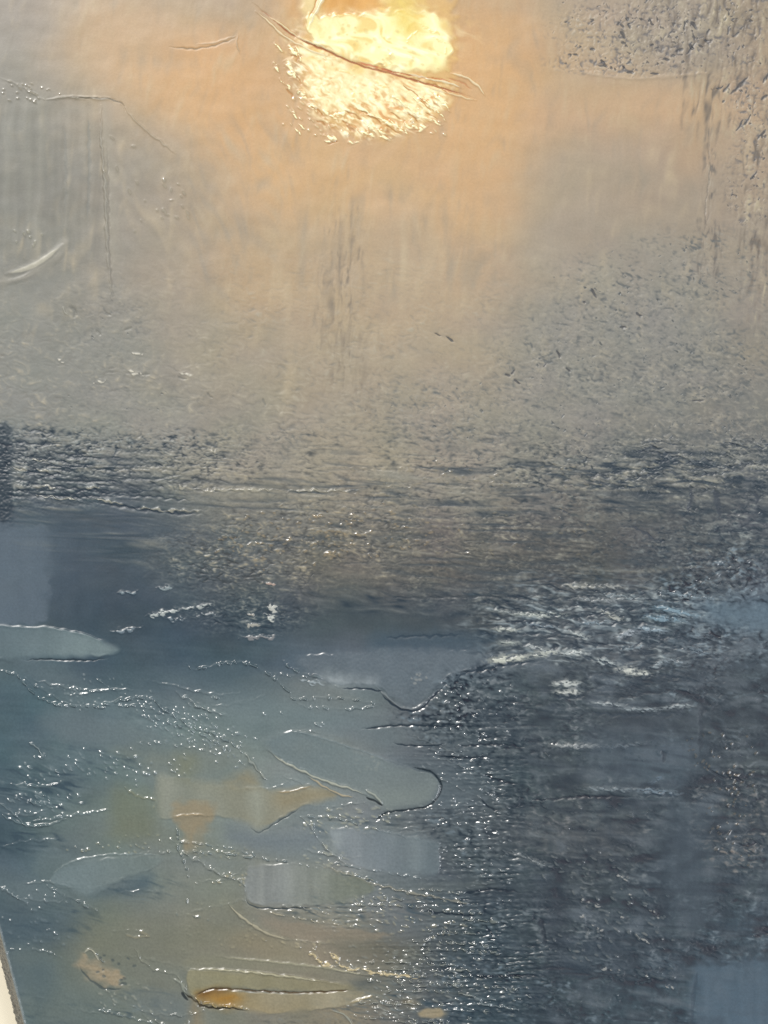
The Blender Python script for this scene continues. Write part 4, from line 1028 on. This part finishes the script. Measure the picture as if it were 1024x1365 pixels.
# long glinting rows right of the yellow slabs
rs = np.random.RandomState(21)
for (y0, L0, L1) in [(1284, 470, 610), (1292, 500, 640), (1301, 510, 690), (1308, 480, 620), (1314, 520, 700), (1322, 500, 640), (1337, 470, 560), (1345, 590, 660), (1356, 470, 600), (1300, 620, 700),
                     (1266, 560, 680), (1256, 540, 660), (1240, 560, 640), (1226, 600, 680), (1216, 560, 650), (1206, 470, 560), (1196, 480, 540), (1186, 560, 620), (1362, 520, 640)]:
    mid = (L0 + L1) / 2
    string([(L0, y0 - 1), (mid, y0 + rs.uniform(-1, 3)), (L1, y0 + rs.uniform(1, 6))], w=1.5, h=2.4, bead=.7, col=(164, 166, 156))
string([(625, 1326), (650, 1338), (690, 1346)], w=2.2, h=2.6, bead=.3, col=(160, 168, 170))
for (p, w) in [([(614, 1194), (634, 1188), (660, 1186), (696, 1190)], 2.4), ([(640, 1065), (652, 1076), (668, 1082)], 2.2), ([(640, 1030), (664, 1040), (690, 1046)], 2.0),
               ([(560, 1214), (600, 1218), (640, 1222)], 2.0), ([(646, 1234), (654, 1242), (656, 1250)], 2.4), ([(720, 1222), (724, 1240), (728, 1262)], 5), ([(1004, 1248), (1014, 1246), (1030, 1242)], 3.2),
               ([(882, 1000), (884, 1008), (884, 1018)], 3.0), ([(640, 975), (640, 985), (638, 990)], 2.2), ([(620, 1300), (660, 1302), (716, 1300)], 2.4), ([(580, 1008), (620, 1010), (660, 1008)], 1.8),
               ([(940, 1020), (960, 1034), (990, 1040)], 2.4), ([(700, 1068), (780, 1062), (850, 1063)], 2.0), ([(600, 996), (660, 992), (700, 996)], 1.6)]:
    groove(p, w=w, depth=1.8, col=(36, 44, 54), cmix=.75, rag=.5)
# smooth dark blue blocks, lower right
slab([(888, 1078), (920, 1070), (946, 1080), (948, 1160), (950, 1230), (900, 1236), (880, 1180)], h=.4, col=(70, 82, 93), soft=18, flat=.75, mix=.7, streak=2.5, sang=90, slen=70, swid=8,
     label='smooth dark slate block low on the right', wob=4)
slab([(786, 980), (850, 984), (930, 980), (926, 1040), (860, 1050), (790, 1044)], h=.3, col=(80, 92, 104), soft=16, flat=.6, mix=.55, streak=3, sang=90, part=None, wob=4)
slab([(926, 1286), (970, 1280), (1034, 1284), (1034, 1376), (940, 1376), (922, 1330)], h=.6, col=(82, 101, 117), soft=12, flat=.8, mix=.85, streak=2.4, sang=90, slen=60, wob=4,
     label='clear steel blue block in the lower right corner')
groove([(930, 1290), (924, 1330), (922, 1372)], w=4, depth=.5, col=(54, 68, 82), cmix=.5)
slab([(780, 950), (830, 948), (920, 950), (930, 975), (850, 985), (785, 975)], h=.1, col=(72, 80, 88), soft=14, flat=.4, mix=.5, part=None)
for (x0, y0, x1, y1, w) in [(934, 930, 932, 1010, 5), (940, 900, 936, 960, 4), (884, 1000, 884, 1018, 3), (745, 1180, 742, 1230, 6)]:
    groove([(x0, y0), ((x0 + x1) / 2 + 2, (y0 + y1) / 2), (x1, y1)], w=w, depth=.7, col=(46, 54, 64), cmix=.45, rag=.7)

# ------------------------------------------------------------------ edge of the canvas
SL = 0.252


def Ledge(y):
    return (y - 1243) * SL + 1.5 * np.sin((y - 1243) / 70.0)


nrm = math.sqrt(1 + SL * SL)
dL = (X - Ledge(Y)) / nrm
dIn = np.minimum(np.minimum(dL, 1232 - X), np.minimum(Y + 152, 1482 - Y))
DEPTH = 34.0
SIDEW = 18.0
side = ss(0.0, 1.0, -dIn)
edge_soft = ss(8, 0, dIn)
H = H * (1 - 0.7 * ss(6, 0, dIn))
edge_glint_ridge = np.exp(-((dIn - 1.2) / 1.4) ** 2)
H += 1.8 * edge_glint_ridge * (0.8 + 0.25 * gn(X, Y, 6, 9, 903))
a = (0.85 * edge_glint_ridge)[..., None]
C = C * (1 - a) + np.array([150, 156, 156]) * a  # pale line paints the glint along the canvas corner
RGH = RGH * (1 - edge_glint_ridge) + 0.3 * edge_glint_ridge
out = np.clip(-dIn, 0, 60)
H = np.where(dIn < 0, H * np.exp(-out / 2.0) - DEPTH * np.clip(out / SIDEW, 0, 2.0) ** 1.0, H)
sidetex = gn(X, Y, 7, 3.4, 901, -14) + 0.7 * gn(X, Y, 3, 3, 902)
H += side * 0.9 * sidetex
sc = np.array([40, 50, 56])[None, None] + (11 * np.clip(sidetex, -2, 2))[..., None]
C = C * (1 - side[..., None]) + sc * side[..., None]
side_id = new_part('canvas_side', None, 'dark frayed side of the canvas at the lower left')
LAB[dIn < -0.5] = side_id
rag_out = SIDEW + 1.4 * gn(X, Y, 5, 5, 905) + 0.9 * gn(X, Y, 14, 14, 906)
drop = dIn < -rag_out

# ------------------------------------------------------------------ to albedo and meshes
# small variation of pigment
pg = gn(X, Y, 2.4, 2.4, 950) + 0.6 * gn(X, Y, 5, 4, 951)
C = C * (1 + 0.012 * pg[..., None] * (1 + lower[..., None]))
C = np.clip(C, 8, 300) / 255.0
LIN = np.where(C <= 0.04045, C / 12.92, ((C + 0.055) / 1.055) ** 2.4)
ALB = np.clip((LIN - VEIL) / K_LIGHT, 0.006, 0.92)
RGH = np.clip(RGH + 0.02 * gn(X, Y, 20, 20, 960), 0.12, 0.8)


def paint_material(name, bump=0.05):
    m = bpy.data.materials.new(name)
    m.use_nodes = True
    nt = m.node_tree
    b = nt.nodes['Principled BSDF']
    ca = nt.nodes.new('ShaderNodeAttribute')
    ca.attribute_name = 'pigment'
    ra = nt.nodes.new('ShaderNodeAttribute')
    ra.attribute_name = 'varnish'
    nt.links.new(ca.outputs['Color'], b.inputs['Base Color'])
    nt.links.new(ra.outputs['Fac'], b.inputs['Roughness'])
    tc = nt.nodes.new('ShaderNodeTexCoord')
    no = nt.nodes.new('ShaderNodeTexNoise')
    no.inputs['Scale'].default_value = 900
    no.inputs['Detail'].default_value = 3
    nt.links.new(tc.outputs['Object'], no.inputs['Vector'])
    bp = nt.nodes.new('ShaderNodeBump')
    bp.inputs['Strength'].default_value = bump
    bp.inputs['Distance'].default_value = 0.0004
    nt.links.new(no.outputs['Fac'], bp.inputs['Height'])
    nt.links.new(bp.outputs['Normal'], b.inputs['Normal'])
    b.inputs['IOR'].default_value = 1.5
    b.inputs['Specular IOR Level'].default_value = 0.8
    return m


MAT = paint_material('oil_paint')
MAT_SIDE = paint_material('painted_canvas_edge', 0.3)

root = bpy.data.objects.new('painting', None)
COL.objects.link(root)
BASE_Z = (CY - 1482) * S
WALL_Y = DEPTH * S + 0.004
root.location = (0, 0, BASE_Z)
root['label'] = 'thickly painted abstract seascape with a glowing yellow sun over slate blue water'
root['category'] = 'painting'

VX = ((X - CX) * S).astype(np.float32)
VZ = ((CY - Y) * S).astype(np.float32)
VY = (-H * S).astype(np.float32)
idx = np.arange(NX * NY).reshape(NY, NX)
quads = np.stack([idx[:-1, :-1], idx[1:, :-1], idx[1:, 1:], idx[:-1, 1:]], -1).reshape(-1, 4)
qlab = LAB[:-1, :-1].reshape(-1).copy()
qdrop = (drop[:-1, :-1] | drop[1:, :-1] | drop[1:, 1:] | drop[:-1, 1:]).reshape(-1)
P3 = np.stack([VX.ravel(), VY.ravel(), VZ.ravel() - BASE_Z], -1)
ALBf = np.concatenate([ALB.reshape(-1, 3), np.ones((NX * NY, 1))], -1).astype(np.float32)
Rf = RGH.ravel().astype(np.float32)

# smooth normals of the whole relief, so that joins between strokes stay continuous
gy = np.gradient(-VY, axis=0) / np.gradient(ys)[:, None] / S
gx = np.gradient(-VY, axis=1) / np.gradient(xs)[None, :] / S
NRM = np.stack([-gx, -np.ones_like(gx), gy], -1)
NRM /= np.linalg.norm(NRM, axis=-1, keepdims=True)
NRMf = NRM.reshape(-1, 3).astype(np.float32)


def build_part(name, q, mat):
    vid, inv = np.unique(q, return_inverse=True)
    inv = inv.reshape(-1, 4)
    me = bpy.data.meshes.new(name)
    me.vertices.add(len(vid))
    me.vertices.foreach_set('co', P3[vid].ravel())
    me.loops.add(inv.size)
    me.loops.foreach_set('vertex_index', inv.ravel().astype(np.int32))
    me.polygons.add(len(inv))
    me.polygons.foreach_set('loop_start', np.arange(0, inv.size, 4, dtype=np.int32))
    me.polygons.foreach_set('loop_total', np.full(len(inv), 4, np.int32))
    me.polygons.foreach_set('use_smooth', np.ones(len(inv), bool))
    me.update(calc_edges=True)
    at = me.attributes.new('pigment', 'FLOAT_COLOR', 'POINT')
    at.data.foreach_set('color', ALBf[vid].ravel())
    ar = me.attributes.new('varnish', 'FLOAT', 'POINT')
    ar.data.foreach_set('value', Rf[vid])
    me.normals_split_custom_set_from_vertices(NRMf[vid])
    me.materials.append(mat)
    o = bpy.data.objects.new(name, me)
    COL.objects.link(o)
    return o


OBJ = {}
counts = np.bincount(qlab[~qdrop], minlength=max(PARTS) + 1)
for k in sorted(PARTS):
    name, par, label = PARTS[k]
    if counts[k] < 12:
        continue
    sel = (qlab == k) & ~qdrop
    o = build_part(name, quads[sel], MAT_SIDE if k == side_id else MAT)
    o.parent = OBJ.get(par, root) if par else root
    if label:
        o['label'] = label
    OBJ[k] = o

# ------------------------------------------------------------------ stretched back of the canvas and the wall
def simple_mat(name, col, rough, scale, amt):
    m = bpy.data.materials.new(name)
    m.use_nodes = True
    nt = m.node_tree
    b = nt.nodes['Principled BSDF']
    b.inputs['Roughness'].default_value = rough
    tc = nt.nodes.new('ShaderNodeTexCoord')
    no = nt.nodes.new('ShaderNodeTexNoise')
    no.inputs['Scale'].default_value = scale
    no.inputs['Detail'].default_value = 5
    nt.links.new(tc.outputs['Object'], no.inputs['Vector'])
    rp = nt.nodes.new('ShaderNodeValToRGB')
    rp.color_ramp.elements[0].color = tuple(c * (1 - amt) for c in col) + (1,)
    rp.color_ramp.elements[1].color = tuple(min(1, c * (1 + amt)) for c in col) + (1,)
    nt.links.new(no.outputs['Fac'], rp.inputs['Fac'])
    nt.links.new(rp.outputs['Color'], b.inputs['Base Color'])
    bp = nt.nodes.new('ShaderNodeBump')
    bp.inputs['Strength'].default_value = 0.15
    bp.inputs['Distance'].default_value = 0.001
    nt.links.new(no.outputs['Fac'], bp.inputs['Height'])
    nt.links.new(bp.outputs['Normal'], b.inputs['Normal'])
    return m


def prism(name, pts, y0, y1, mat, parent=None):
    n = len(pts)
    off = BASE_Z if parent else 0
    v = [((x - CX) * S, y0, (CY - y) * S - off) for x, y in pts] + [((x - CX) * S, y1, (CY - y) * S - off) for x, y in pts]
    f = [tuple(range(n)), tuple(range(2 * n - 1, n - 1, -1))] + [(i, i + n, (i + 1) % n + n, (i + 1) % n) for i in range(n)]
    me = bpy.data.meshes.new(name)
    me.from_pydata(v, [], f)
    me.materials.append(mat)
    me.update()
    o = bpy.data.objects.new(name, me)
    COL.objects.link(o)
    if parent:
        o.parent = parent
    return o


ins = 8
prism('stretcher_board', [(Ledge(-140) - ins, -150), (1240, -150), (1240, 1480), (Ledge(1480) - ins, 1480)], 22 * S, WALL_Y - 0.0005, simple_mat('raw_linen', (0.42, 0.36, 0.27), .9, 300, .15), root)

wall = prism('wall', [(-3000, -3000), (4000, -3000), (4000, 4500), (-3000, 4500)], WALL_Y, WALL_Y + 0.05, simple_mat('cream_plaster', (0.92, 0.84, 0.66), .8, 60, .04))
wall['kind'] = 'structure'
wall['label'] = 'cream plaster wall behind the canvas'
